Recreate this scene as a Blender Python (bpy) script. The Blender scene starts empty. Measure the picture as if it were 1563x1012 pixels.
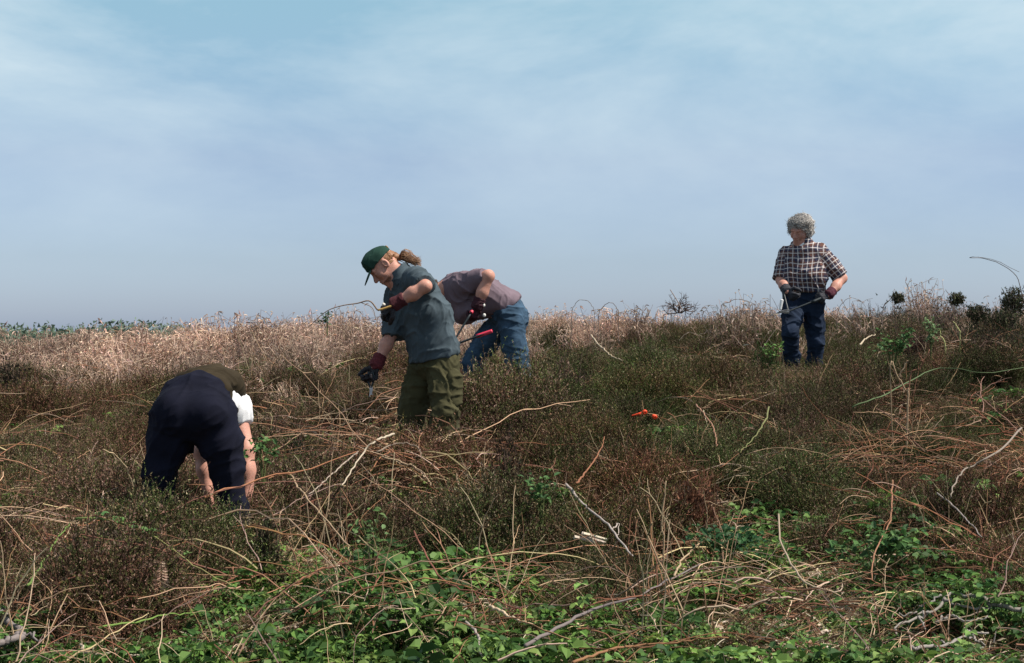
import bpy, math, random
import numpy as np
from mathutils import Vector
R_ = math.radians
random.seed(7); rng = np.random.default_rng(11)
S = bpy.context.scene; COL = S.collection

# ------------------------------------------------------------------ camera, world, sun, exposure
EYE = 1.5; F = 2171.0; CX, CY = 781.5, 506.0            # photo pixels: focal length and centre
cd = bpy.data.cameras.new('camera'); cam = bpy.data.objects.new('camera', cd); COL.objects.link(cam)
cd.sensor_width = 36; cd.lens = 50; cd.clip_start = .05; cd.clip_end = 5000
cam.location = (0, 0, EYE); cam.rotation_euler = (R_(90), 0, 0); S.camera = cam
SUN_EL, SUN_AZ = 55.0, 100.0                              # azimuth clockwise from +Y: right and a little behind the camera
sd = Vector((math.sin(R_(SUN_AZ))*math.cos(R_(SUN_EL)), math.cos(R_(SUN_AZ))*math.cos(R_(SUN_EL)), math.sin(R_(SUN_EL))))
sl = bpy.data.lights.new('sun', 'SUN'); so = bpy.data.objects.new('sun', sl); COL.objects.link(so)
sl.energy = 5.0; sl.angle = R_(.5); sl.color = (1, .93, .83)
so.rotation_euler = sd.to_track_quat('Z', 'Y').to_euler()
W = bpy.data.worlds.new('World'); S.world = W; W.use_nodes = True
def world():
    nt = W.node_tree; N = nt.nodes; L = nt.links; N.clear()
    out = N.new('ShaderNodeOutputWorld'); bg = N.new('ShaderNodeBackground'); bg.inputs[1].default_value = .0745
    sky = N.new('ShaderNodeTexSky'); sky.sky_type = 'NISHITA'; sky.sun_disc = False
    sky.sun_elevation = R_(SUN_EL); sky.sun_rotation = R_(SUN_AZ); sky.air_density = 1.0; sky.dust_density = .6; sky.ozone_density = 1.6
    tc = N.new('ShaderNodeTexCoord'); sep = N.new('ShaderNodeSeparateXYZ'); L.new(tc.outputs['Generated'], sep.inputs[0])
    ramp = N.new('ShaderNodeValToRGB'); L.new(sep.outputs[2], ramp.inputs[0])     # sky tinted by elevation, dimmed high up to weaken the fill light
    e = ramp.color_ramp.elements; e[0].position = 0; e[0].color = (.78, .96, 1.56, 1); e[1].position = .75; e[1].color = (.5, .5, .5, 1)
    for p, c in ((.05, (.86, .94, 1.24, 1)), (.12, (1.10, 1.08, 1.20, 1)), (.24, (1.55, 1.72, 1.42, 1)), (.36, (.8, .85, .85, 1))):
        x = e.new(p); x.color = c
    mul = N.new('ShaderNodeMix'); mul.data_type = 'RGBA'; mul.blend_type = 'MULTIPLY'; mul.inputs[0].default_value = 1
    L.new(sky.outputs[0], mul.inputs[6]); L.new(ramp.outputs[0], mul.inputs[7])
    mp = N.new('ShaderNodeMapping'); L.new(tc.outputs['Generated'], mp.inputs[0]); mp.inputs[3].default_value = (2.0, 2.0, 5.5); mp.inputs[2].default_value = (0, R_(-22), R_(35))
    nz = N.new('ShaderNodeTexNoise'); nz.inputs['Scale'].default_value = 1.6; nz.inputs['Detail'].default_value = 6; nz.inputs['Roughness'].default_value = .6; nz.inputs['Distortion'].default_value = .25
    L.new(mp.outputs[0], nz.inputs[0])
    r2 = N.new('ShaderNodeValToRGB'); L.new(nz.outputs[0], r2.inputs[0])
    r2.color_ramp.elements[0].position = .37; r2.color_ramp.elements[0].color = (0, 0, 0, 1); r2.color_ramp.elements[1].position = .70; r2.color_ramp.elements[1].color = (.9, .9, .9, 1)
    hi = N.new('ShaderNodeMapRange'); L.new(sep.outputs[2], hi.inputs[0]); hi.inputs[1].default_value = .02; hi.inputs[2].default_value = .2
    cm = N.new('ShaderNodeMath'); cm.operation = 'MULTIPLY'; L.new(r2.outputs[0], cm.inputs[0]); L.new(hi.outputs[0], cm.inputs[1])
    mx = N.new('ShaderNodeMix'); mx.data_type = 'RGBA'; L.new(cm.outputs[0], mx.inputs[0]); L.new(mul.outputs[2], mx.inputs[6]); mx.inputs[7].default_value = (7.0, 8.3, 9.0, 1)
    L.new(mx.outputs[2], bg.inputs[0]); L.new(bg.outputs[0], out.inputs[0])
world()
S.view_settings.view_transform = 'Standard'; S.view_settings.look = 'None'; S.view_settings.exposure = .42; S.view_settings.gamma = 1

# ------------------------------------------------------------------ helpers
def tag(o, label, cat=None, group=None, kind=None):
    if label: o['label'] = label
    if cat: o['category'] = cat
    if group: o['group'] = group
    if kind: o['kind'] = kind
    return o
_tab = rng.random(65536).astype(np.float32)
def vnoise(P, seed=0):
    P = np.asarray(P, np.float64); i = np.floor(P).astype(np.int64); f = P - i; f = f*f*(3-2*f); r = 0
    for dx in (0, 1):
        for dy in (0, 1):
            for dz in (0, 1):
                h = ((i[..., 0]+dx)*73856093 ^ (i[..., 1]+dy)*19349663 ^ (i[..., 2]+dz)*83492791 ^ seed*2654435) & 0xffff
                w = (f[..., 0] if dx else 1-f[..., 0])*(f[..., 1] if dy else 1-f[..., 1])*(f[..., 2] if dz else 1-f[..., 2])
                r = r + _tab[h]*w
    return r
def n2(x, y, s, seed=0): return vn2(x, y, s, seed) if seed < 8 else np.clip((vn2(x, y, s, seed)-.5)*1.7+.5, 0, 1)
def vn2(x, y, s, seed=0): return vnoise(np.stack([np.asarray(x)*s, np.asarray(y)*s, np.zeros_like(np.asarray(x, float))], -1), seed)
STAND = [((px-CX)/F*d, d, EYE-dz) for px, d, dz in ((300, 7.5, 1.22), (655, 10.0, 1.06), (752, 11.7, .75), (1220, 13.6, .60))]
def H(x, y):                                               # height of the soil
    x = np.asarray(x, float); y = np.asarray(y, float)
    z = np.interp(y, [-40, 0, 5, 7.5, 10, 12, 14, 17, 20, 24, 30, 45, 80, 4000], [-1.9, -1.55, -1.40, -1.24, -1.05, -.76, -.56, -.40, -.31, -.26, -.42, -1.1, -1.7, -6])
    t = np.clip((y-8)/11, 0, 1); t = t*t*(3-2*t); fade = np.clip((60-y)/30, 0, 1)
    u = np.where(x < 0, np.maximum(x, -12)*.060, np.minimum(x, 14)*.023)*t*fade
    b = (n2(x, y, .75, 1)-.5)*.20 + (n2(x, y, 1.9, 2)-.5)*.14
    z = EYE + z + u + b*np.clip((y+2)/6, 0, 1)
    for hx, hy, hz in STAND:                               # level standing places
        z = z + (hz-z)*np.exp(-(((x-hx)**2+(y-hy)**2)/.55)**1.0)
    return z
def at(px, py, d): return Vector(((px-CX)/F*d, d, EYE-(py-CY)/F*d))
def gat(px, py, veg=.22):                                  # where the plant cover seen at a photo pixel stands
    d = np.linspace(3, 34, 3000); x = (px-CX)/F*d; z = H(x, d)+veg
    py_ = CY-(z-EYE)/d*F; k = np.nonzero(py_ <= py)[0]
    return float(d[k[0]]) if len(k) else 24.0
def mesh_obj(name, v, f, mat=None, parent=None, col=None, smooth=True, loc=(0, 0, 0), link=True):
    v = np.asarray(v, np.float32); me = bpy.data.meshes.new(name)
    if isinstance(f, np.ndarray) and f.ndim == 2:
        n, k = f.shape; me.vertices.add(len(v)); me.vertices.foreach_set('co', v.ravel())
        me.loops.add(n*k); me.loops.foreach_set('vertex_index', f.astype(np.int32).ravel())
        me.polygons.add(n); me.polygons.foreach_set('loop_start', np.arange(0, n*k, k, dtype=np.int32))
    else: me.from_pydata(v.tolist(), [], f)
    if col is not None:
        a = me.color_attributes.new('col', 'FLOAT_COLOR', 'POINT'); c = np.ones((len(v), 4), np.float32); c[:, :3] = col; a.data.foreach_set('color', c.ravel())
    me.update(calc_edges=True); me.validate()
    if smooth and len(me.polygons): me.polygons.foreach_set('use_smooth', np.ones(len(me.polygons), bool))
    if mat: me.materials.append(mat)
    o = bpy.data.objects.new(name, me); o.location = loc
    if link: COL.objects.link(o)
    if parent: o.parent = parent
    return o
class MB:                                                   # collects triangles / quads with vertex colours
    def __init__(s): s.v = []; s.f = []; s.c = []; s.n = 0
    def add(s, v, f, c):
        v = np.asarray(v, np.float32); s.v.append(v); s.f += [tuple(i+s.n for i in q) for q in f]
        c = np.asarray(c, np.float32); s.c.append(np.broadcast_to(c, v.shape) if c.ndim == 1 else c); s.n += len(v)
    def tube(s, pts, r0, r1, c, sides=4, c2=None):
        P = np.asarray(pts, float); n = len(P); T = np.gradient(P, axis=0); T /= np.linalg.norm(T, axis=1)[:, None]+1e-9
        a = np.array((0, 0, 1.)) if abs(T[0, 2]) < .9 else np.array((1., 0, 0)); U = np.cross(T, a); U /= np.linalg.norm(U, axis=1)[:, None]+1e-9; V = np.cross(T, U)
        r = np.interp(np.linspace(0, 1, n), np.linspace(0, 1, len(r0)), r0) if hasattr(r0, '__len__') else np.linspace(r0, r1, n)
        ang = np.arange(sides)*2*math.pi/sides
        v = P[:, None]+r[:, None, None]*(np.cos(ang)[None, :, None]*U[:, None]+np.sin(ang)[None, :, None]*V[:, None])
        f = [(i*sides+j, i*sides+(j+1) % sides, (i+1)*sides+(j+1) % sides, (i+1)*sides+j) for i in range(n-1) for j in range(sides)]
        f += [tuple(range(sides-1, -1, -1)), tuple((n-1)*sides+j for j in range(sides))]
        cc = np.asarray(c, float)
        if c2 is not None:
            cc = cc+(np.asarray(c2)-cc)*np.linspace(0, 1, n)[:, None]; cc = np.repeat(cc, sides, 0)
        s.add(v.reshape(-1, 3), f, cc)
    def leaf(s, p, d, n, L, w, c, fold=.25):                # a folded pointed leaf of six triangles
        d = np.asarray(d, float); d /= np.linalg.norm(d)+1e-9; sd_ = np.cross(d, n); sd_ /= np.linalg.norm(sd_)+1e-9; n = np.cross(sd_, d)
        p = np.asarray(p, float); m = [p, p+d*L*.33-n*L*.03, p+d*L*.68-n*L*.06, p+d*L-n*L*.2]
        a = [p+d*L*.3+sd_*w*.5+n*w*fold, p+d*L*.66+sd_*w*.42+n*w*fold*.6]; b = [p+d*L*.3-sd_*w*.5+n*w*fold, p+d*L*.66-sd_*w*.42+n*w*fold*.6]
        s.add(m+a+b, [(0, 1, 4), (1, 2, 5, 4), (2, 3, 5), (0, 6, 1), (1, 6, 7, 2), (2, 7, 3)], c)
    def obj(s, name, mat, parent=None, smooth=False, loc=(0, 0, 0), link=True):
        v = np.concatenate(s.v)-np.asarray(loc, np.float32) if any(loc) else np.concatenate(s.v)
        return mesh_obj(name, v, s.f, mat, parent, np.concatenate(s.c), smooth, loc, link)
def empty(name, loc=(0, 0, 0)):
    o = bpy.data.objects.new(name, None); o.location = loc; o.empty_display_size = .2; COL.objects.link(o); return o
def spline(P, n=24):                                        # Catmull-Rom through points
    P = [np.asarray(p, float) for p in P]
    if len(P) == 2: return np.array([P[0]+(P[1]-P[0])*t for t in np.linspace(0, 1, n)])
    Q = [2*P[0]-P[1]]+P+[2*P[-1]-P[-2]]; out = []
    for t in np.linspace(0, len(P)-1-1e-6, n):
        i = int(t); u = t-i; a, b, c, d = Q[i:i+4]
        out.append(.5*(2*b+(c-a)*u+(2*a-5*b+4*c-d)*u*u+(3*b-a-3*c+d)*u**3))
    return np.array(out)

# ------------------------------------------------------------------ materials
def mat(name, color=(.5, .5, .5), rough=.8, attr=False, var=.0, vscale=8, bump=0, bscale=60, trans=0, spec=.3, metal=0, tint=False, sss=0):
    m = bpy.data.materials.new(name); m.use_nodes = True; N = m.node_tree.nodes; L = m.node_tree.links; b = N['Principled BSDF']
    b.inputs['Roughness'].default_value = rough; b.inputs['Specular IOR Level'].default_value = spec; b.inputs['Metallic'].default_value = metal
    src = None
    if attr:
        a = N.new('ShaderNodeAttribute'); a.attribute_name = 'col'; src = a.outputs['Color']
        if tint:
            t = N.new('ShaderNodeAttribute'); t.attribute_type = 'INSTANCER'; t.attribute_name = 'tint'
            x = N.new('ShaderNodeMix'); x.data_type = 'RGBA'; x.blend_type = 'MULTIPLY'; x.inputs[0].default_value = 1; L.new(src, x.inputs[6]); L.new(t.outputs['Vector'], x.inputs[7]); src = x.outputs[2]
    else:
        b.inputs['Base Color'].default_value = (*color, 1)
        if var: 
            tc = N.new('ShaderNodeTexCoord'); nz = N.new('ShaderNodeTexNoise'); nz.inputs['Scale'].default_value = vscale; nz.inputs['Detail'].default_value = 5; L.new(tc.outputs['Object'], nz.inputs[0])
            r = N.new('ShaderNodeValToRGB'); L.new(nz.outputs[0], r.inputs[0]); r.color_ramp.elements[0].position = .3; r.color_ramp.elements[1].position = .7
            r.color_ramp.elements[0].color = (*[c*(1-var) for c in color], 1); r.color_ramp.elements[1].color = (*[min(1, c*(1+var)) for c in color], 1); src = r.outputs[0]
    if src: L.new(src, b.inputs['Base Color'])
    if sss: b.inputs['Subsurface Weight'].default_value = sss; b.inputs['Subsurface Radius'].default_value = (.012, .005, .003); b.inputs['Subsurface Scale'].default_value = 1
    if bump:
        tc = N.new('ShaderNodeTexCoord'); nz = N.new('ShaderNodeTexNoise'); nz.inputs['Scale'].default_value = bscale; nz.inputs['Detail'].default_value = 4; L.new(tc.outputs['Object'], nz.inputs[0])
        bp = N.new('ShaderNodeBump'); bp.inputs['Strength'].default_value = bump; bp.inputs['Distance'].default_value = .01; L.new(nz.outputs[0], bp.inputs['Height']); L.new(bp.outputs[0], b.inputs['Normal'])
    if trans:
        tr = N.new('ShaderNodeBsdfTranslucent'); mx = N.new('ShaderNodeMixShader'); mx.inputs[0].default_value = trans
        if src: L.new(src, tr.inputs[0])
        L.new(b.outputs[0], mx.inputs[1]); L.new(tr.outputs[0], mx.inputs[2]); L.new(mx.outputs[0], N['Material Output'].inputs[0])
    return m
M_HEATH = mat('heather_sprigs', attr=True, tint=True, rough=.9, spec=.1, trans=.12)
M_DRY = mat('dry_stalks', attr=True, tint=True, rough=.85, spec=.15, trans=.12)
M_LEAF = mat('bramble_leaves', attr=True, tint=True, rough=.55, spec=.14, trans=.25)
M_WOOD = mat('stem_bark', attr=True, rough=.75, spec=.25, bump=.3, bscale=90)
M_LEAF1 = mat('plant_leaves', attr=True, rough=.55, spec=.14, trans=.25)
M_HEATH1 = mat('bush_sprigs', attr=True, rough=.9, spec=.1, trans=.1)

# ------------------------------------------------------------------ ground
def ground():
    def axis(a, b, n, p=3): t = np.linspace(-1, 1, n); return None
    xs = np.concatenate([-np.geomspace(1500, 14, 40), np.arange(-13.8, 13.9, .12), np.geomspace(14, 1500, 40)])
    ys = np.concatenate([-np.geomspace(300, 2.2, 20), np.arange(-2, 30, .12), np.geomspace(30.1, 3500, 60)])
    X, Y = np.meshgrid(xs, ys); Z = H(X, Y); v = np.stack([X, Y, Z], -1).reshape(-1, 3)
    nx, ny = len(xs), len(ys); i = np.arange(nx*ny).reshape(ny, nx)
    f = np.stack([i[:-1, :-1], i[:-1, 1:], i[1:, 1:], i[1:, :-1]], -1).reshape(-1, 4)
    m = bpy.data.materials.new('peaty_soil'); m.use_nodes = True; N = m.node_tree.nodes; L = m.node_tree.links; b = N['Principled BSDF']; b.inputs['Roughness'].default_value = 1; b.inputs['Specular IOR Level'].default_value = .1
    tc = N.new('ShaderNodeTexCoord'); a = N.new('ShaderNodeTexNoise'); a.inputs['Scale'].default_value = 14; a.inputs['Detail'].default_value = 8; a.inputs['Roughness'].default_value = .7; L.new(tc.outputs['Object'], a.inputs[0])
    r = N.new('ShaderNodeValToRGB'); L.new(a.outputs[0], r.inputs[0]); e = r.color_ramp.elements; e[0].position = .35; e[0].color = (.018, .012, .008, 1); e[1].position = .7; e[1].color = (.10, .065, .04, 1)
    L.new(r.outputs[0], b.inputs['Base Color']); bp = N.new('ShaderNodeBump'); bp.inputs['Distance'].default_value = .05; L.new(a.outputs[0], bp.inputs['Height']); L.new(bp.outputs[0], b.inputs['Normal'])
    tag(mesh_obj('ground', v, f, m), 'dark peaty soil of the sloping heath under the plants', 'ground', kind='structure')
ground()

# ------------------------------------------------------------------ plant cover (stuff: scattered through geometry nodes)
def scatter(name, P, rot, scl, pick, tint, protos, label, cat):
    c = bpy.data.collections.new(name+'_kinds')
    for p in protos: c.objects.link(p)
    P = np.asarray(P, np.float32); n = len(P); me = bpy.data.meshes.new(name); me.vertices.add(n); me.vertices.foreach_set('co', P.ravel())
    for nm, ty, arr, key in (('rot', 'FLOAT_VECTOR', rot, 'vector'), ('scl', 'FLOAT_VECTOR', scl, 'vector'), ('tint', 'FLOAT_VECTOR', tint, 'vector'), ('pick', 'INT', pick, 'value')):
        a = me.attributes.new(nm, ty, 'POINT'); a.data.foreach_set(key, np.asarray(arr, np.int32 if ty == 'INT' else np.float32).ravel())
    o = bpy.data.objects.new(name, me); COL.objects.link(o)
    g = bpy.data.node_groups.new(name, 'GeometryNodeTree'); g.interface.new_socket('Geometry', in_out='INPUT', socket_type='NodeSocketGeometry'); g.interface.new_socket('Geometry', in_out='OUTPUT', socket_type='NodeSocketGeometry')
    N = g.nodes; L = g.links; i = N.new('NodeGroupInput'); u = N.new('NodeGroupOutput'); ip = N.new('GeometryNodeInstanceOnPoints'); ci = N.new('GeometryNodeCollectionInfo')
    ci.inputs[0].default_value = c; ci.inputs['Separate Children'].default_value = True; ci.inputs['Reset Children'].default_value = True
    def at_(nm, ty):
        q = N.new('GeometryNodeInputNamedAttribute'); q.data_type = ty; q.inputs[0].default_value = nm; return q.outputs[0]
    L.new(i.outputs[0], ip.inputs['Points']); L.new(ci.outputs[0], ip.inputs['Instance']); ip.inputs['Pick Instance'].default_value = True
    L.new(at_('pick', 'INT'), ip.inputs['Instance Index']); L.new(at_('scl', 'FLOAT_VECTOR'), ip.inputs['Scale'])
    er = N.new('FunctionNodeEulerToRotation'); L.new(at_('rot', 'FLOAT_VECTOR'), er.inputs[0]); L.new(er.outputs[0], ip.inputs['Rotation']); L.new(ip.outputs[0], u.inputs[0])
    md = o.modifiers.new('scatter', 'NODES'); md.node_group = g
    return tag(o, label, cat, kind='stuff')
U = lambda a, b: random.uniform(a, b)
def jit(c, s=.25): k = U(1-s, 1+s); return [x*k*U(1-s*.3, 1+s*.3) for x in c]
def heather_proto(i, h=.34, r=.16, n=46):
    m = MB()
    for _ in range(n):
        a = U(0, 6.283); q = math.sqrt(random.random()); lean = q*r*1.5; hh = h*(1-.45*q*q)*U(.7, 1.15)
        b = np.array((math.cos(a)*q*r*.35, math.sin(a)*q*r*.35, -.03)); e = np.array((math.cos(a)*lean, math.sin(a)*lean, hh)); mid = (b+e)/2+np.array((U(-.03, .03), U(-.03, .03), .05))
        P = spline([b, mid, e], 5); m.tube(P, .0022, .0009, jit((.06, .038, .026)), 3)
        green = random.random() < .5; side = [(P, .45)]
        for _k in range(3):                                  # side sprigs
            t = U(.45, .95); p = b+(e-b)*t; d = np.array((U(-1, 1), U(-1, 1), U(.4, 1.4))); d /= np.linalg.norm(d); side.append((np.array([p, p+d*U(.05, .1)]), 0))
        for Q, t0 in side:
            k = 24 if t0 else 13
            for t in np.linspace(t0, 1, k):
                x = t*(len(Q)-1); j = min(int(x), len(Q)-2); p = Q[j]+(Q[j+1]-Q[j])*(x-j); tg = Q[j+1]-Q[j]; tg = tg/np.linalg.norm(tg)
                o = np.array((U(-1, 1), U(-1, 1), U(-.4, .8))); d = tg*.8+o; d /= np.linalg.norm(d); w = np.cross(d, (U(-1, 1), U(-1, 1), U(-1, 1))); w /= np.linalg.norm(w)+1e-9; l = U(.006, .0125)
                c = jit((.108, .130, .054) if green else (.19, .124, .093), .4)
                if t > .8 and random.random() < .35: c = jit((.36, .275, .22), .35)
                m.add([p-w*l*.22, p+w*l*.22, p+d*l], [(0, 1, 2)], c)
    return m.obj('heather_kind', M_HEATH, link=False)
def dry_proto(i, h=.5, n=90, pal=((.53, .41, .33), (.60, .49, .40), (.42, .315, .25), (.27, .19, .15))):
    m = MB()
    for _ in range(n):
        a = U(0, 6.283); q = U(0, .13); b = np.array((math.cos(a)*q, math.sin(a)*q, -.04)); hh = h*U(.35, 1); ln = U(.02, .28); a2 = U(0, 6.283)
        e = b+np.array((math.cos(a2)*ln, math.sin(a2)*ln, hh)); mid = (b+e)/2+np.array((U(-.05, .05), U(-.05, .05), U(0, .06))); c = jit(random.choice(pal), .2)
        P = spline([b, mid, e], 6)
        if random.random() < .4: e2 = P[-1]+np.array((U(-.15, .15), U(-.15, .15), U(-.18, .0))); P = np.vstack([P, (P[-1]+e2)/2+np.array((0, 0, .01)), e2])  # broken over
        m.tube(P, U(.002, .0042), .0015, c, 3)
        for _k in range(3):                                  # withered curled leaflets
            j = random.randrange(2, len(P)); p = P[j]; d = np.array((U(-1, 1), U(-1, 1), U(-.9, .5))); m.leaf(p, d, (U(-1, 1), U(-1, 1), .3), U(.02, .06), U(.005, .010), jit(random.choice(pal), .3), .7)
    return m.obj('bracken_kind', M_DRY, link=False)
def bramble_proto(i, n=30, r=.17, h=.16, sz=.029, pal=((.062, .118, .030), (.092, .160, .042), (.125, .19, .065), (.036, .080, .028), (.05, .10, .032))):
    m = MB()
    for _ in range(n):
        a = U(0, 6.283); q = math.sqrt(random.random())*r; p = np.array((math.cos(a)*q, math.sin(a)*q, h*U(.15, 1)*(1-.4*(q/r)**2))); b = p*np.array((.5, .5, 0))
        m.tube([b, (b+p)/2+np.array((U(-.02, .02), U(-.02, .02), .01)), p], .0014, .001, jit((.12, .14, .05)), 3)
        up = np.array((U(-.5, .5), U(-.5, .5), 1.)); d0 = U(0, 6.283); c = jit(random.choice(pal), .25); k = random.choice((3, 3, 3, 2, 5)); L = sz*U(.6, 1.3)
        for j in range(k):
            an = d0+(j-(k-1)/2)*1.25; d = np.array((math.cos(an), math.sin(an), U(-.35, .25))); m.leaf(p+d*.005, d, up, L*(1.1 if j == k//2 else .9), L*.72, jit(c, .12), .18)
    return m.obj('bramble_kind', M_LEAF, link=False)
def arc(b, L, el, az, droop):
    P = []; p = np.array(b, float); e = el; a = az; st = L/9
    for _ in range(10):
        P.append(p.copy()); p = p+np.array((U(-1, 1), U(-1, 1), U(-1, 1)))*st*.16; p = p+st*np.array((math.cos(e)*math.cos(a), math.cos(e)*math.sin(a), math.sin(e))); e -= droop/9*U(.4, 1.6); a += U(-.16, .16)
    return np.array(P)
STEM = ((.27, .125, .07), (.34, .18, .10), (.48, .34, .21), (.55, .43, .30), (.20, .10, .065), (.30, .22, .17))
def tangle_proto(i, n=11, flat=.5, up=False, Lr=(.10, .55), pal=STEM, r=.3, th=1.0):
    m = MB()
    for _ in range(n):
        L = U(*Lr); el = U(.9, 1.5) if up else U(-.1, 1.0)*flat; az = U(0, 6.283); b = (U(-r, r)*.7, U(-r, r)*.7, U(-.02, .03) if up else U(.0, .24)); P = arc(b, L, el, az, U(0, .5) if up else U(.1, 1.1))
        c = jit(random.choice(pal), .25); w = U(.0016, .0044)*th; m.tube(P, w, w*.5, c, 4)
        for _k in range(random.choice((0, 1, 1, 2))):         # side shoots
            j = random.randrange(3, 9); m.tube(arc(P[j], U(.06, .22), U(-.2, .9), U(0, 6.283), .4)[:7], w*.6, w*.3, jit(c, .2), 3)
    return m.obj('stem_kind', M_DRY, link=False)
def litter_proto(i, n=60):
    m = MB()
    for _ in range(n):
        p = np.array((U(-.22, .22), U(-.22, .22), U(.0, .06))); d = np.array((U(-1, 1), U(-1, 1), U(-.2, .4))); c = jit(random.choice(((.36, .26, .18), (.26, .16, .10), (.50, .40, .30), (.17, .11, .08), (.62, .52, .40))), .3)
        if random.random() < .55: L = U(.03, .14); d /= np.linalg.norm(d); m.tube([p, p+d*L*.5+np.array((0, 0, .006)), p+d*L], U(.001, .003), .001, c, 3)
        else: m.leaf(p, d, (U(-.6, .6), U(-.6, .6), 1), U(.02, .06), U(.008, .024), c, U(-.2, .5))
    for _ in range(26):                                     # straw blades
        p = np.array((U(-.2, .2), U(-.2, .2), -.01)); L = U(.06, .2); a = U(0, 6.28); e = p+L*np.array((math.cos(a)*.8, math.sin(a)*.8, U(.1, .8))); m.tube(spline([p, (p+e)/2+np.array((0, 0, L*.15)), e], 5), .0015, .0006, jit(random.choice(((.42, .33, .19), (.34, .30, .13), (.28, .19, .11), (.20, .24, .08))), .25), 3)
    return m.obj('litter_kind', M_DRY, link=False)

def blob(px, py, cx, cy, rx, ry, pw=2): return np.exp(-(np.abs((px-cx)/rx)**pw+np.abs((py-cy)/ry)**pw))
BR_X = [-500, 0, 200, 400, 500, 600, 800, 900, 1000, 1200, 1350, 1563, 2100]; BR_Y = [585, 580, 574, 560, 540, 520, 507, 497, 489, 489, 481, 470, 465]
def cands(dens, y0, y1, margin=330):
    """random soil points in the strip of heath between two distances, with the photo pixel their plants are seen at"""
    out = []; hw = lambda y: (CX+margin)/F*y+.6
    A = hw(y1)*2*(y1-y0); n = int(A*dens); x = rng.uniform(-hw(y1), hw(y1), n); y = rng.uniform(y0, y1, n); k = np.abs(x) < hw(y); x, y = x[k], y[k]
    z = H(x, y); return x, y, z, CX+F*x/y, CY-F*(z+.2-EYE)/y
def bracken_mask(px, py, x, y):
    lim = np.interp(px, BR_X, BR_Y)+(n2(x, y, 1.3, 5)-.5)*44+(n2(x, y, 4, 6)-.5)*22
    return 1/(1+np.exp((py-lim)/9))*np.clip(1.5-1.3*n2(x, y, .9, 33)*(py > 490), .25, 1)
def green_mask(px, py, x, y):
    g = 1/(1+np.exp(-(py-np.interp(px, [-300, 0, 300, 420, 800, 1000, 1150, 1563, 2000], [960, 925, 880, 815, 775, 765, 800, 850, 850])-(n2(x, y, 2.5, 8)-.5)*130)/14))
    g = g*np.clip(.45+1.5*(n2(x, y, 3.3, 9)-.35), .05, 1)
    for b in ((1110, 805, 60, 22, 1), (650, 885, 300, 40, .5), (1335, 810, 70, 45, .8), (440, 985, 140, 30, .8), (640, 950, 200, 50, .5), (830, 750, 30, 18, .7), (90, 735, 30, 15, .6), (400, 690, 22, 25, .6), (1010, 690, 45, 30, .4), (20, 740, 25, 20, .5), (1365, 520, 40, 22, .25), (1160, 535, 28, 15, .3), (470, 572, 65, 20, .42), (525, 588, 45, 13, .5), (340, 615, 40, 14, .2), (1150, 630, 60, 30, .15)):
        g = np.maximum(g, b[4]*blob(px, py, *b[:4]))
    bare = np.maximum.reduce([blob(px, py, 1270, 945, 110, 35), .8*blob(px, py, 60, 940, 90, 40), .8*blob(px, py, 430, 935, 60, 30), .5*blob(px, py, 1160, 900, 60, 20)])
    return g*(1-.9*bare), bare
def pack(x, y, z, k, sc, npro, col, tilt=.15, lift=0, zs=None):
    n = int(k.sum()); x, y, z = x[k], y[k], z[k]+lift; rot = np.stack([rng.normal(0, tilt, n), rng.normal(0, tilt, n), rng.uniform(0, 6.283, n)], -1)
    s = sc[k] if hasattr(sc, '__len__') else np.full(n, sc); s = s*rng.uniform(.75, 1.25, n); sv = np.stack([s, s, s*(zs[k] if zs is not None else 1)*rng.uniform(.8, 1.2, n)], -1)
    return [np.stack([x, y, z], -1), rot, sv, rng.integers(0, npro, n), (col[k] if col.ndim == 2 else np.tile(col, (n, 1)))*rng.uniform(.72, 1.28, (n, 1))]
cat_ = lambda Ls: [np.concatenate(q) for q in zip(*Ls)]
TALL = []; LIES = []
FOOT = []                                                   # where people stand: (x, y, radius, plant height scale)
def keep_low(x, y, sc):
    for fx, fy, r, f in FOOT: sc = np.where((x-fx)**2+(y-fy)**2 < r*r, sc*f, sc)
    for fx, fy, r, f in TALL: w = np.exp(-(((x-fx)**2+(y-fy)**2)/r**2)**2); sc = sc*(1-w)+f*w
    return sc
PEOPLE_AT = {'A': (300, 7.5), 'B': (655, 10.0), 'C': (752, 11.7), 'D': (1220, 13.6)}
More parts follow.
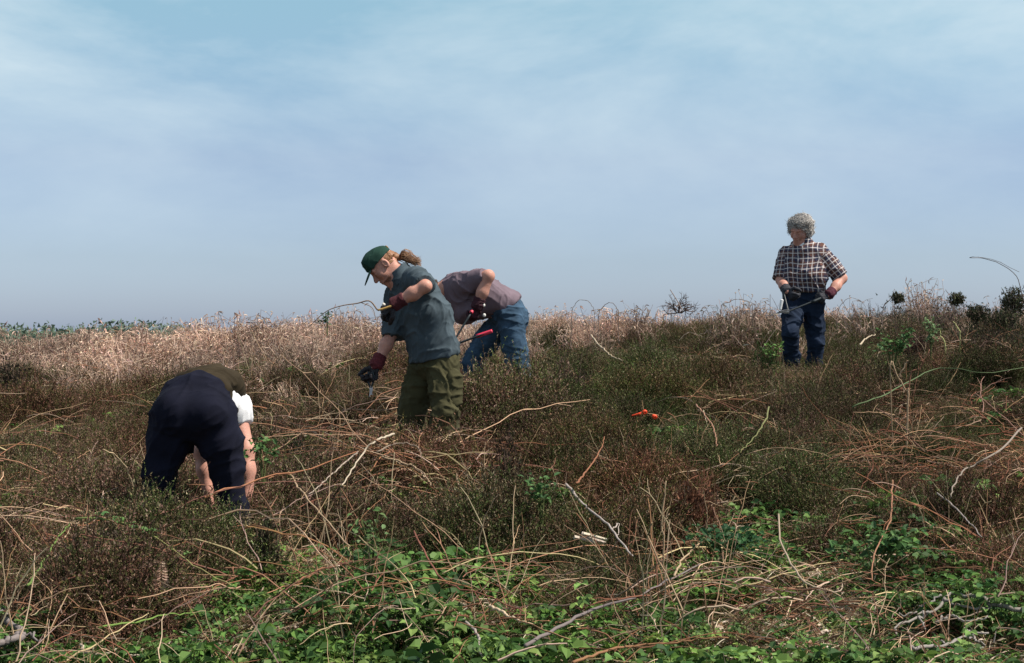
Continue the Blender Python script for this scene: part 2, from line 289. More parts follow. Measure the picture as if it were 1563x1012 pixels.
def plants():
    hp = [heather_proto(i, U(.26, .36), U(.13, .19)) for i in range(7)]
    Ls = []
    for y0, y1, dn in ((3.2, 6, 150), (6, 9.5, 210), (9.5, 14, 170), (14, 27, 60)):
        x, y, z, px, py = cands(dn, y0, y1); br = bracken_mask(px, py, x, y); g, bare = green_mask(px, py, x, y)
        cl = n2(x, y, 1.6, 21); cl2 = n2(x, y, 5, 22)
        p = (1-br*.96)*(1-np.clip(g*1.15, 0, .97))*(1-.9*bare); p = p*np.clip(-.30+2.4*(cl*.5+cl2*.5), .05, 1)
        low = np.clip((py-np.interp(px, [-200, 300, 450, 800, 1563], [905, 895, 850, 815, 815]))/90, 0, 1); p = p*(1-.8*low)
        tang = np.maximum(.75*blob(px, py, 610, 700, 150, 75), .6*blob(px, py, 1420, 690, 230, 75)); p = p*(1-tang*.45)
        k = rng.random(len(x)) < p
        hum = np.clip((vn2(x, y, 2.3, 26)-.5)*2.6+.5, 0, 1); sc = (.36+.34*cl*(.45+.8*cl2)+.56*hum**1.5)*(1-.35*low)*np.where(y > 13.5, .9, 1)*(1-.3*tang); sc = keep_low(x, y, sc)
        for q in LIES: sc = sc*(1-.45*np.exp(-((x-q[0])**2+(y-q[1])**2)/.012))
        gr = np.clip(  .65*blob(px, py, 1010, 600, 240, 115)+.9*(n2(x, y, 1.1, 23)-.42)+.45*blob(px, py, 480, 570, 110, 40)-.35*blob(px, py, 560, 690, 200, 90)-.3*blob(px, py, 130, 700, 200, 60)+.25*blob(px, py, 620, 830, 500, 40), 0, 1)[:, None]
        rus = np.clip(blob(px, py, 1060, 740, 110, 30)+.7*blob(px, py, 780, 690, 60, 30)+.5*blob(px, py, 1300, 700, 90, 40)+1.1*(n2(x, y, 1.7, 24)-.55), 0, 1)[:, None]
        col = (np.array((1.06, .93, .88))*(1-gr)+np.array((.66, 1.02, .60))*gr)*((.74+.5*n2(x, y, 2.9, 27))*(1.22-.55*hum))[:, None]; col = col*(1-rus)+np.array((1.05, .72, .6))*rus
        Ls.append(pack(x, y, z, k, sc, 7, col, .2))
    scatter('heather', *cat_(Ls), hp, 'dark brown and green heather covering the slope in low mounds', 'heather')
    dp = [dry_proto(i, U(.4, .55)) for i in range(7)]; Ls = []
    for y0, y1, dn in ((9, 14, 60), (14, 20, 75), (20, 34, 45)):
        x, y, z, px, py = cands(dn, y0, y1); br = bracken_mask(px, py, x, y); k = rng.random(len(x)) < br*.95
        sc = keep_low(x, y, .5+.75*n2(x, y, 1.4, 31)); c = np.array((1.0, .93, .9))+.0*x[:, None]; c = c*(.75+.5*n2(x, y, .9, 32))[:, None]
        Ls.append(pack(x, y, z, k, sc, 7, c, .3))
    scatter('dry_bracken', *cat_(Ls), dp, 'pinkish tan dead bracken and grass along the top of the ridge', 'bracken')
    bp = [bramble_proto(i) for i in range(6)]+[bramble_proto(i, 24, .17, .20, .042) for i in range(2)]; Ls = []
    for y0, y1, dn in ((3.2, 6, 190), (6, 9, 150), (9, 15, 60)):
        x, y, z, px, py = cands(dn, y0, y1); g, bare = green_mask(px, py, x, y); spr = .075*(n2(x, y, 2.2, 41) > .55)
        k = rng.random(len(x)) < np.clip(g*.72+spr*1.3, 0, 1)*np.clip(.35+1.4*n2(x, y, 5, 44), 0, 1); yel = np.clip(n2(x, y, 1.5, 42)*1.7-.6, 0, 1)[:, None]; c = np.array((.96, 1.05, .86))*(1-yel)+np.array((1.5, 1.42, 1.1))*yel
        Ls.append(pack(x, y, z, k, keep_low(x, y, .7+.6*n2(x, y, 3, 43)), 8, c, .25, .02))
    scatter('bramble_leaves', *cat_(Ls), bp, 'green bramble and ground ivy leaves spreading over the cleared foreground', 'brambles')
    tp = [tangle_proto(i) for i in range(7)]+[tangle_proto(i, 9, .25, False, (.5, 1.1), STEM[:3]+STEM[4:5]) for i in range(3)]; Ls = []
    for y0, y1, dn in ((3.2, 6, 30), (6, 9.5, 62), (9.5, 15, 22)):
        x, y, z, px, py = cands(dn, y0, y1)
        p = np.maximum.reduce([.62*blob(px, py, 600, 700, 150, 75), .50*blob(px, py, 1450, 690, 260, 85), .22*blob(px, py, 1050, 760, 260, 60),   .17/(1+np.exp(-(py-760)/30)), .09+0*x, .25*blob(px, py, 1300, 930, 300, 70), .4*blob(px, py, 40, 960, 120, 60)])
        k = rng.random(len(x)) < p; red = np.clip(blob(px, py, 1450, 700, 260, 110), 0, 1)[:, None]; c = np.array((1, 1, 1))*(1-red)+np.array((.85, .72, .66))*red
        Ls.append(pack(x, y, z, k, keep_low(x, y, np.full(len(x), .9)), 10, c, .25, rng.uniform(-.02, .16, int(k.sum()))*(py[k] < 790)+.02))
    scatter('stem_tangle', *cat_(Ls), tp, 'tangled dry bramble stems and cut twigs lying among the plants', 'stems')
    up = [tangle_proto(i, 9, 1, True, (.2, .45), ((.36, .19, .11), (.45, .28, .17), (.27, .13, .08), (.5, .38, .25)), .2, .8) for i in range(5)]; Ls = []
    for y0, y1, dn in ((5, 9.6, 45), (9.6, 15, 9)):
        x, y, z, px, py = cands(dn, y0, y1); p = np.maximum.reduce([.9*blob(px, py, 650, 650, 70, 32), .55*blob(px, py, 540, 650, 110, 40), .3*blob(px, py, 1060, 700, 60, 30), .05+0*x])
        k = rng.random(len(x)) < p; Ls.append(pack(x, y, z, k, keep_low(x, y, np.full(len(x), 1.0)), 5, np.array((1., 1., 1.)), .15, .12))
    scatter('upright_stalks', *cat_(Ls), up, 'thin upright reddish dead stalks standing in the heather', 'stalks')
    lp = [litter_proto(i) for i in range(6)]; Ls = []
    for y0, y1, dn in ((2.6, 6, 95), (6, 9, 85), (9, 13, 25)):
        x, y, z, px, py = cands(dn, y0, y1); g, bare = green_mask(px, py, x, y); k = rng.random(len(x)) < np.clip(.6*(py > 740)+.3+bare, 0, 1)
        Ls.append(pack(x, y, z, k, .9+0*x, 6, np.array((1., 1., 1.)), .1, .01))
    scatter('plant_litter', *cat_(Ls), lp, 'pale dry leaf and twig litter between the green leaves', 'litter')
    # far scrub beyond the ridge at the left
    m = MB(); 
    n = 26000; y = rng.uniform(44, 60, n); x = rng.uniform(-40, 0, n); x = np.where(x > -.225*y, -.225*y-rng.uniform(0, 18, n), x); top = .80+.50*n2(x, y, .28, 51)+.22*n2(x, y, 1.1, 52); z = H(x, y)+rng.random(n)**.5*top*1.25
    d = rng.normal(0, 1, (n, 3)); d /= np.linalg.norm(d, axis=1)[:, None]; w = np.cross(d, rng.normal(0, 1, (n, 3))); w /= np.linalg.norm(w, axis=1)[:, None]; p = np.stack([x, y, z], -1); s = rng.uniform(.06, .14, (n, 1))
    v = np.stack([p-w*s*.5, p+w*s*.5, p+d*s*1.4], 1).reshape(-1, 3); f = np.arange(n*3).reshape(-1, 3); c = np.repeat(np.array((.13, .185, .13))*rng.uniform(.5, 1.4, (n, 1)), 3, 0)  # distance haze is put into the scrub's leaf colour
    tag(mesh_obj('far_scrub', v, f, M_LEAF1, None, c, False), 'hazy green scrub on the skyline at the far end of the heath', 'scrub', kind='stuff')
for key, r, f in (('A', .30, .85), ('B', .4, .85), ('C', .4, .85), ('D', .4, .85)):
    px, d = PEOPLE_AT[key]; FOOT.append(((px-CX)/F*d, d, r, f))
for px, d, r, f in ((228, 7.05, .26, 1.28), (350, 7.0, .26, 1.12), (655, 9.45, .45, 1.22), (750, 11.05, .55, 1.62), (1235, 13.0, .5, .8)): TALL.append(((px-CX)/F*d, d, r, f))
# ------------------------------------------------------------------ people: bodies and clothes meshed from blended distance fields
V = lambda *a: np.array(a, float)
def nrm(a): a = np.asarray(a, float); return a/(np.linalg.norm(a)+1e-12)
class SDF:
    def __init__(s): s.p = []
    def _add(s, fn, lo, hi, k, op): s.p.append((fn, np.asarray(lo, float), np.asarray(hi, float), k, op)); return s
    def cone(s, a, b, ra, rb, k=.03, u=None, da=None, db=None, flat=False, flat0=False, op='u'):
        """tapered capsule; with u its section is an ellipse (ra..rb along u, da..db across)"""
        a = np.asarray(a, float); b = np.asarray(b, float); ax = b-a; L2 = ax@ax+1e-12; an = ax/math.sqrt(L2)
        if u is not None: u = nrm(np.asarray(u, float)-an*(np.asarray(u, float)@an)); da = ra if da is None else da; db = rb if db is None else db
        def fn(P):
            w = P-a; t = np.clip(w@ax/L2, 0, 1); q = w-t[..., None]*ax; r = ra+(rb-ra)*t
            if u is None: d = np.linalg.norm(q, axis=-1)-r
            else:
                dd = da+(db-da)*t; qu = q@u; rest = np.maximum((q*q).sum(-1)-qu*qu, 0); d = (np.sqrt((qu/r)**2+rest/dd**2)-1)*np.minimum(r, dd)
            if flat: d = np.maximum(d, w@an-math.sqrt(L2))
            if flat0: d = np.maximum(d, -(w@an))
            return d
        m = max(ra, rb, da or 0, db or 0); return s._add(fn, np.minimum(a, b)-m, np.maximum(a, b)+m, k, op)
    def ell(s, c, r, R=None, k=.02, op='u'):
        c = np.asarray(c, float); r = np.asarray(r, float); R = np.eye(3) if R is None else np.asarray(R, float)   # rows: local axes
        def fn(P):
            q = (P-c)@R.T; k0 = np.linalg.norm(q/r, axis=-1); k1 = np.linalg.norm(q/r**2, axis=-1)+1e-9; return k0*(k0-1)/k1
        e = np.sqrt(((R*r[:, None])**2).sum(0)); return s._add(fn, c-e, c+e, k, op)
    def chain(s, P, r, k=.03, **kw):
        for i in range(len(P)-1): s.cone(P[i], P[i+1], r[i], r[i+1], k, **kw)
        return s
    def cut(s, p, n, k=.0):                                 # removes everything on the n side of a plane
        p = np.asarray(p, float); n = nrm(n); return s._add(lambda P: -((P-p)@n), None if 0 else V(-9, -9, -9), V(9, 9, 9), k, 's')
    def mesh(s, h):
        un = [q for q in s.p if q[4] == 'u']; lo = np.min([q[1] for q in un], 0)-.06; hi = np.max([q[2] for q in un], 0)+.06
        n = np.ceil((hi-lo)/h).astype(int)+1; G = np.full(n, .5, np.float32); ax = [lo[i]+h*np.arange(n[i]) for i in range(3)]
        for fn, a, b, k, op in s.p:
            m = k+.05; i0 = np.clip(np.floor((a-m-lo)/h).astype(int), 0, n); i1 = np.clip(np.ceil((b+m-lo)/h).astype(int)+1, 0, n)
            if (i1 <= i0).any(): continue
            sl = tuple(slice(i0[j], i1[j]) for j in range(3)); P = np.stack(np.meshgrid(*[ax[j][sl[j]] for j in range(3)], indexing='ij'), -1); d = fn(P); g = G[sl]
            if op == 'u':
                G[sl] = np.minimum(g, d)-(np.maximum(k-np.abs(g-d), 0)**2/(4*k) if k else 0)
            else:
                d = -d; G[sl] = np.maximum(g, d)+(np.maximum(k-np.abs(g-d), 0)**2/(4*k) if k else 0)
        return surface_net(G, lo, h)
def surface_net(G, lo, h):
    I = G < 0; nx, ny, nz = G.shape; c = [(dx, dy, dz) for dx in (0, 1) for dy in (0, 1) for dz in (0, 1)]
    sh = lambda A, d: A[d[0]:nx-1+d[0], d[1]:ny-1+d[1], d[2]:nz-1+d[2]]
    cnt = sum(sh(I, d).astype(np.int8) for d in c); act = (cnt > 0) & (cnt < 8); idx = np.argwhere(act); vid = np.full(act.shape, -1, np.int32); vid[act] = np.arange(len(idx))
    val = {d: sh(G, d)[act] for d in c}; acc = np.zeros((len(idx), 3)); num = np.zeros(len(idx))
    for i, p in enumerate(c):
        for q in c[i+1:]:
            df = [q[j]-p[j] for j in range(3)]
            if sum(abs(x) for x in df) != 1: continue
            a, b = val[p], val[q]; m = (a < 0) != (b < 0); t = np.where(m, a/np.where(m, a-b, 1), 0)
            for j in range(3): acc[:, j] += np.where(m, p[j]+t*df[j], 0)
            num += m
    v = lo+h*(idx+acc/num[:, None]); F = []
    for axn in range(3):
        o = [0, 1, 2]; o.remove(axn); A = np.moveaxis(I, axn, 0); Vv = np.moveaxis(vid, axn, 0); Vv = np.moveaxis(Vv, 0, 0)
        s0 = A[:-1, 1:-1, 1:-1]; s1 = A[1:, 1:-1, 1:-1]; e = np.argwhere(s0 != s1)
        if not len(e): continue
        i, j, k = e[:, 0], e[:, 1]+1, e[:, 2]+1
        q = np.stack([Vv[i, j-1, k-1], Vv[i, j, k-1], Vv[i, j, k], Vv[i, j-1, k]], 1); flip = ~s0[e[:, 0], e[:, 1], e[:, 2]]
        if axn == 1: flip = ~flip
        q[flip] = q[flip][:, ::-1]; F.append(q)
    F = np.concatenate(F); return v, F[(F >= 0).all(1)]
def normals(v, f):
    n = np.cross(v[f[:, 2]]-v[f[:, 0]], v[f[:, 3]]-v[f[:, 1]]); N = np.zeros_like(v)
    for i in range(4): np.add.at(N, f[:, i], n)
    return N/(np.linalg.norm(N, axis=1)[:, None]+1e-12)
def ridge(P, seed): return 1-np.abs(2*vnoise(P, seed)-1)
def folds(v, f, amp, dirs=((9, 9, 16),), seed=0, fine=.3, mask=None):
    """cloth creases: ridged noise stretched along the folds"""
    N = normals(v, f); d = 0
    w = v+(vnoise(v*5, seed+40)[:, None]-.5)*.10
    for i, k in enumerate(dirs):
        k = np.asarray(k, float); q = w@k.reshape(3, 3).T if k.size == 9 else w*k
        d = d+(ridge(q, seed+i)**5*1.25-.25)+.35*(vnoise(q*.6, seed+20+i)-.5)+.42*(ridge(q*2.1+3, seed+50+i)**4-.25)
    d = d/len(dirs)+fine*.35*(vnoise(v*38, seed+9)-.5)
    if mask is not None: d = d*mask
    return v+N*(d*amp)[:, None]
def stretch(axis, along, across):                            # 3x3 that scales noise differently along an axis
    a = nrm(axis); return (np.eye(3)*across+np.outer(a, a)*(along-across)).ravel()
def head(s, c, fwd, up, z=1.0, beard=False):
    f = nrm(fwd); u = nrm(np.asarray(up, float)-f*(np.asarray(up, float)@f)); r = np.cross(f, u); R = np.array([r, f, u]); c = np.asarray(c, float)
    q = lambda a, b, d: c+z*(r*a+f*b+u*d)
    s.ell(q(0, -.012, .03), V(.077, .098, .098)*z, R, .02); s.ell(q(0, .03, -.045), V(.060, .066, .082)*z, R, .04); s.ell(q(0, .062, -.098), V(.030, .028, .024)*z, R, .035)
    s.ell(q(0, .084, .022), V(.052, .016, .014)*z, R, .025)
    for e in (-1, 1):
        s.ell(q(e*.033, .105, -.004), V(.017, .017, .012)*z, R, .015, 's'); s.ell(q(e*.032, .080, -.005), V(.013, .013, .012)*z, R, .004)
        s.ell(q(e*.046, .058, -.035), V(.022, .024, .02)*z, R, .03)
        s.ell(q(e*.079, -.012, -.008), V(.012, .021, .034)*z, R, .01); s.ell(q(e*.088, -.006, -.006), V(.008, .012, .021)*z, R, .008, 's')
    s.cone(q(0, .092, .004), q(0, .116, -.038), .010*z, .0145*z, .014)
    for e in (-1, 1): s.ell(q(e*.012, .103, -.042), V(.009, .011, .009)*z, R, .008)
    s.ell(q(0, .094, -.066), V(.024, .012, .008)*z, R, .012); s.ell(q(0, .092, -.080), V(.021, .012, .009)*z, R, .012); s.ell(q(0, .108, -.0725), V(.024, .014, .0022)*z, R, .004, 's')
    return q, R
def hand(s, w, d, n, side, curl=(.5, .6, .5), r=.0105, sc=1.0, spread=.05, thumb=.6, k=.006):
    """palm, four jointed fingers of unequal length and a thumb leaving the side of the palm"""
    d = nrm(d); n = nrm(np.asarray(n, float)-d*(np.asarray(n, float)@d)); sd_ = np.cross(d, n)*side; w = np.asarray(w, float)
    s.cone(w-d*.01, w+d*.085*sc, .030*sc, .041*sc, .015, u=sd_, da=.020*sc, db=.015*sc)
    tips = []
    for i, (o, L) in enumerate(((.031, .072), (.011, .082), (-.010, .076), (-.030, .060))):
        p = w+d*(.088-abs(i-1)*.004)*sc+sd_*o*sc; dd = nrm(d+sd_*spread*(1.5-i)*.6); a = 0
        for j, (fr, c) in enumerate(zip((.45, .32, .25), curl)):
            a += c*(1+.08*i); e = dd*math.cos(a)+n*math.sin(a); q = p+e*L*fr*1.12*sc; s.cone(p, q, r*(1-.08*j)*sc, r*(.94-.08*j)*sc, k); p = q
        tips.append(p)
    p = w+d*.022*sc+sd_*.030*sc+n*.006; e1 = nrm(d*.55+sd_*.75+n*thumb*.7); q = p+e1*.045*sc; e2 = nrm(d*.75+sd_*.15+n*thumb*1.1); t = q+e2*.032*sc; e3 = nrm(d*.8-sd_*.15+n*thumb*1.2)
    s.cone(p, q, .015*sc, r*1.15*sc, .012); s.cone(q, t, r*1.12*sc, r*sc, k); s.cone(t, t+e3*.024*sc, r*sc, r*.85*sc, k)
    return tips
def strands(name, base_fn, n, L, w, cols, parent, mat_, droop=.5, seed=1):
    m = MB(); r = random.Random(seed)
    for _ in range(n):
        p, d = base_fn(r); d = nrm(d); c = np.array(r.choice(cols))*r.uniform(.7, 1.25); P = [p]; l = L*r.uniform(.6, 1.3)
        for j in range(4): d = nrm(d+V(r.gauss(0, .25), r.gauss(0, .25), r.gauss(0, .25)-droop*.25)); P.append(P[-1]+d*l/4)
        m.tube(P, w, w*.3, c, 3)
    return m
def piece(name, s, h, mat_, parent, fold=None, seed=0, dirs=((9, 9, 16),), fine=.3, label=None, maskf=None):
    v, f = s.mesh(h)
    if fold: v = folds(v, f, fold, dirs, seed, fine, maskf(v) if maskf else None)
    o = mesh_obj(name, v, f, mat_, parent)
    if label: o['label'] = label
    return o
def cloth(name, c, var=.25, vs=9, bump=.16, bs=420, rough=.9): return mat(name, c, rough, var=var, vscale=vs, bump=bump, bscale=bs, spec=.12)
SKIN = mat('skin', (.53, .265, .20), .55, var=.16, vscale=22, bump=.12, bscale=160, sss=.12, spec=.35)
M_HAIR = mat('hair_strands', attr=True, rough=.5, spec=.35)
def base(key, soil=0): px, d = PEOPLE_AT[key]; x = (px-CX)/F*d; return (x, d, float(H(x, d))+soil)
def person_obj(s, h, key, label, zoff):
    v, f = s.mesh(h); b = base(key); o = mesh_obj('person', v, f, SKIN, None, loc=(b[0], b[1], zoff)); return tag(o, label, 'person', 'people clearing brambles on the heath')
def boots(feet, parent, mat_):
    for a, fw in feet:
        s = SDF(); a = np.asarray(a, float); f_ = nrm(V(fw[0], fw[1], 0)); l = np.cross((0, 0, 1), f_)
        s.cone(a+V(0, 0, .16), a+V(0, 0, .03), .055, .056, .03); s.cone(a+V(0, 0, .0), a+f_*.15+V(0, 0, -.025), .05, .042, .03, u=l, da=.05, db=.032); s.cut(a+V(0, 0, -.075), (0, 0, -1))
        o = piece('boot', s, .009, mat_, parent)
M_BOOT = mat('boot_leather', (.04, .028, .02), .6, bump=.4, bscale=80)

def person_b():                                             # olive trousers, cap and ponytail; reaching down with one arm
    Z0 = EYE-1.06; L = V(.64, -.77, 0); f = V(-.77, -.64, 0)
    hc = V(.035, 0, .90); hl, hr = hc+L*.10, hc-L*.10; kl, kr = V(.12, -.20, .50), V(-.12, .04, .50); al, ar = V(.125, -.13, .09), V(-.135, .14, .09)
    ch = V(-.085, -.03, 1.30); nb = V(-.185, -.02, 1.465); shl, shr = V(-.075, -.20, 1.415), V(-.235, .12, 1.31)
    el, wl = V(.0, -.43, 1.365), V(-.205, -.40, 1.245); er, wr = V(-.255, .02, 1.06), V(-.365, -.06, .83)
    s = SDF(); hcn = V(-.322, -.03, 1.525); hf, hu = V(-.64, -.16, -.75), V(-.74, -.05, .66)
    q, R = head(s, hcn, hf, hu, 1.02); s.cone(q(0, -.035, -.05), nb+V(.01, 0, -.03), .054, .066, .03)
    s.cone(nb+V(0, 0, -.05), hc, .12, .14, .05, u=L, da=.09, db=.10); s.cone(shl, shr, .055, .055, .05)
    s.chain([shl, el, el*.6+wl*.4, wl], [.052, .040, .045, .030]); s.chain([shr, er, er*.6+wr*.4, wr], [.052, .040, .044, .030])
    s.chain([hl, kl, al], [.085, .055, .045]); s.chain([hr, kr, ar], [.085, .055, .045])
    for a in (al, ar): s.cone(a, a+f*.13-V(0, 0, .03), .035, .025)
    s.cone(wl, wl+nrm(wl-el)*.02, .028, .022); s.cone(wr, wr+nrm(wr-er)*.02, .028, .022)
    o = person_obj(s, .0055, 'B', 'person in a green cap, blue-grey polo shirt and olive trousers reaching down into the heather', Z0)
    # shirt
    t = SDF(); wa = V(.035, -.01, .895); t.cone(wa, V(-.02, -.02, 1.16), .210, .198, .04, u=L, da=.163, db=.150); t.cone(V(-.02, -.02, 1.16), ch+V(.0, 0, .03), .198, .178, .05, u=L, da=.15, db=.128)
    t.cone(shl+V(-.01, .03, -.01), shr+V(0, -.02, 0), .078, .070, .06); t.cone(ch, nb+V(.0, 0, -.03), .15, .085, .05, u=L, da=.12, db=.085)
    t.cone(shl, el+V(0, .012, .012), .082, .068, .035, flat=True); t.cone(shr, er+nrm(er-shr)*.045, .080, .078, .035, flat=True)
    t.cut(V(.035, -.02, .872), V(.22, .05, -1), .008); t.cone(nb+V(.05, 0, -.09), nb+V(-.038, -.004, .030), .105, .079, .03, flat=True)
    t.cone(nb+V(-.0, 0, -.0), nb+V(-.07, -.008, .07), .055, .052, .004, op='s')
    sh = cloth('polo_cotton', (.062, .084, .100), .18)
    piece('shirt', t, .007, sh, o, .019, 3, (stretch((.5, -.2, 1), 2.5, 9), stretch((1, -.2, .45), 3, 12)), .2)
    # collar flaps and placket
    c = SDF(); cm = nb+V(-.012, -.004, -.014); ax = nrm(V(-.6, -.06, .8)); c.cone(cm-ax*.04, cm+ax*.040, .118, .081, 0, flat=True, flat0=True); c.cone(cm-ax*.06, cm+ax*.06, .118, .066, .003, op='s')
    c.cut(cm+V(-.055, -.02, 0), V(-1, -.1, -.3)); piece('collar', c, .005, sh, o)
    # trousers
    t = SDF(); t.cone(hc+V(0, 0, .05), hc-V(0, 0, .05), .176, .185, .05, u=L, da=.132, db=.142)
    for h_, k_, a_ in ((hl, kl, al), (hr, kr, ar)): t.chain([h_-V(0, 0, .03), h_*.4+k_*.6, k_, a_*.6+k_*.4, a_+V(0, 0, .04)], [.112, .100, .092, .095, .09], .035)
    t.cut(hc+V(0, 0, .075), (0, 0, 1), .004)
    tr = cloth('olive_drill', (.060, .056, .028), .2)
    piece('trousers', t, .007, tr, o, .022, 5, (stretch((1, -.4, .25), 2.2, 13), stretch((1, .5, -.35), 2.4, 15)), .2)
    p = SDF()                                               # thigh cargo pocket
    pk = hl*.42+kl*.58+V(.075, -.055, .0); p.cone(pk+V(0, 0, .07), pk-V(0, 0, .07), .035, .036, .01, u=V(.6, -.8, 0)*-1, da=.065, db=.068); piece('cargo_pocket', p, .008, tr, o, .01, 8)
    # cap
    q = lambda a, b, d: hcn+1.02*(R[0]*a+R[1]*b+R[2]*d)
    c = SDF(); c.ell(q(0, -.006, .045), (.090, .112, .088), R, .01); c.ell(q(0, .045, .082), (.07, .055, .05), R, .03); c.cut(q(0, 0, .034), -R[2], .004)
    gc = mat('cap_cotton', (.022, .055, .042), .9, var=.15, vscale=14, bump=.15, bscale=420, spec=.1); cp = piece('cap', c, .0045, gc, o, .006, 2, ((14, 14, 14),), .25)
    c = SDF(); Rb = np.array([R[0], nrm(R[1]-R[2]*.38), nrm(R[2]+R[1]*.38)]); c.ell(q(0, .120, .026), (.072, .078, .0075), Rb, .005); piece('brim', c, .004, gc, cp)
    c = SDF(); c.ell(q(0, -.112, .062), (.026, .007, .016), R); piece('strap_badge', c, .003, mat('ochre_strap', (.32, .17, .04), .7), cp)
    # hair: fringe under the cap and ponytail, short beard
    cols = ((.22, .11, .06), (.28, .155, .085), (.16, .08, .045), (.34, .21, .12)); hs = SDF(); hs.ell(q(0, -.03, .012), (.082, .088, .05), R, .01); hs.cut(q(0, .035, 0), R[1], .01); hs.cut(q(0, 0, .05), R[2])
    tie = q(0, -.112, -.050); hs.cone(q(0, -.09, -.005), tie, .034, .02, .02); hs.chain([tie, tie+V(.03, 0, .004), tie+V(.066, 0, -.010), tie+V(.112, -.002, -.036)], [.009, .010, .008, .004], .02)
    hv, hfc = hs.mesh(.005); m = MB(); m.add(folds(hv, hfc, .006, ((40, 40, 14),), 4, .6), [tuple(x) for x in hfc], np.array((.25, .12, .06)))
    g = random.Random(4)
    for _ in range(260):                                    # loose, wind-blown tail
        o1, o2 = g.gauss(0, .014), g.gauss(0, .012); w_ = g.random()**3*.03; P = spline([tie+V(0, o1*.6, o2*.6), tie+V(.032, o1*1.5, .008+o2*1.4+w_), tie+V(.070+w_, o1*1.4, -.012+o2*1.4+w_), tie+V(g.uniform(.10, .16), o1*1.3, -.042+g.gauss(0, .014)+w_)], 6); m.tube(P, .0018, .0008, np.array(g.choice(cols))*g.uniform(.8, 1.3), 3)
    for _ in range(420):                                    # strands combed back over the ears
        a = g.uniform(-1, 1); p = q(.083*a, .0-.09*(1-abs(a))*1.0, g.uniform(-.03, .04)); P = [p, p+(q(0, -.110, -.045)-p)*.5+R[0]*a*.02, q(0, -.110, -.045)]; m.tube(spline(P, 5), .002, .001, np.array(g.choice(cols))*g.uniform(.8, 1.3), 3)
    m.obj('hair', M_HAIR, o)
    m = MB()
    for _ in range(800):
        a = g.uniform(-1, 1); t_ = g.uniform(0, 1)**1.5; p = q(.056*math.sin(a*1.5), .030+.060*math.cos(a*1.5)-.01*t_, -.078-.036*t_); m.tube([p-R[1]*.004, p+R[1]*.008*math.cos(a)+R[0]*.008*math.sin(a)-R[2]*.009], .0011, .0005, np.array((.22, .10, .055))*g.uniform(.5, 1.2), 3)
    m.obj('beard', M_HAIR, o)
    blk = mat('glove_rubber', (.018, .016, .02), .6, var=.4, vscale=30, bump=.5, bscale=90); red = mat('glove_knit', (.125, .022, .028), .85, var=.3, vscale=20, bump=.6, bscale=200)
    for w, e, n, sd, cu in ((wl, el, V(-.1, .6, -.7), 1, (.95, 1.0, .6)), (wr, er, V(-.4, -.5, .5), 1, (.75, .9, .6))):
        g_ = SDF(); d = nrm(w-e) if w is wl else nrm(V(-.25, -.1, -.95)); hand(g_, w+d*.005, d, n, sd, cu, .0135, 1.08); gl = piece('glove', g_, .004, blk, o, .003, 3, ((30, 30, 30),))
        c = SDF(); c.cone(w-nrm(w-e)*.075, w+d*.012, .046, .043, .01, flat=True, flat0=True); c.ell(w, (.042, .042, .042), None, .02); piece('cuff', c, .005, red if w is wr else mat('glove_knit_dark', (.07, .015, .02), .85, bump=.5, bscale=200), gl, .005, 3, ((20, 20, 40),))
    boots(((al, f), (ar, f)), o, M_BOOT); return o, Z0, wl, wr, el, er
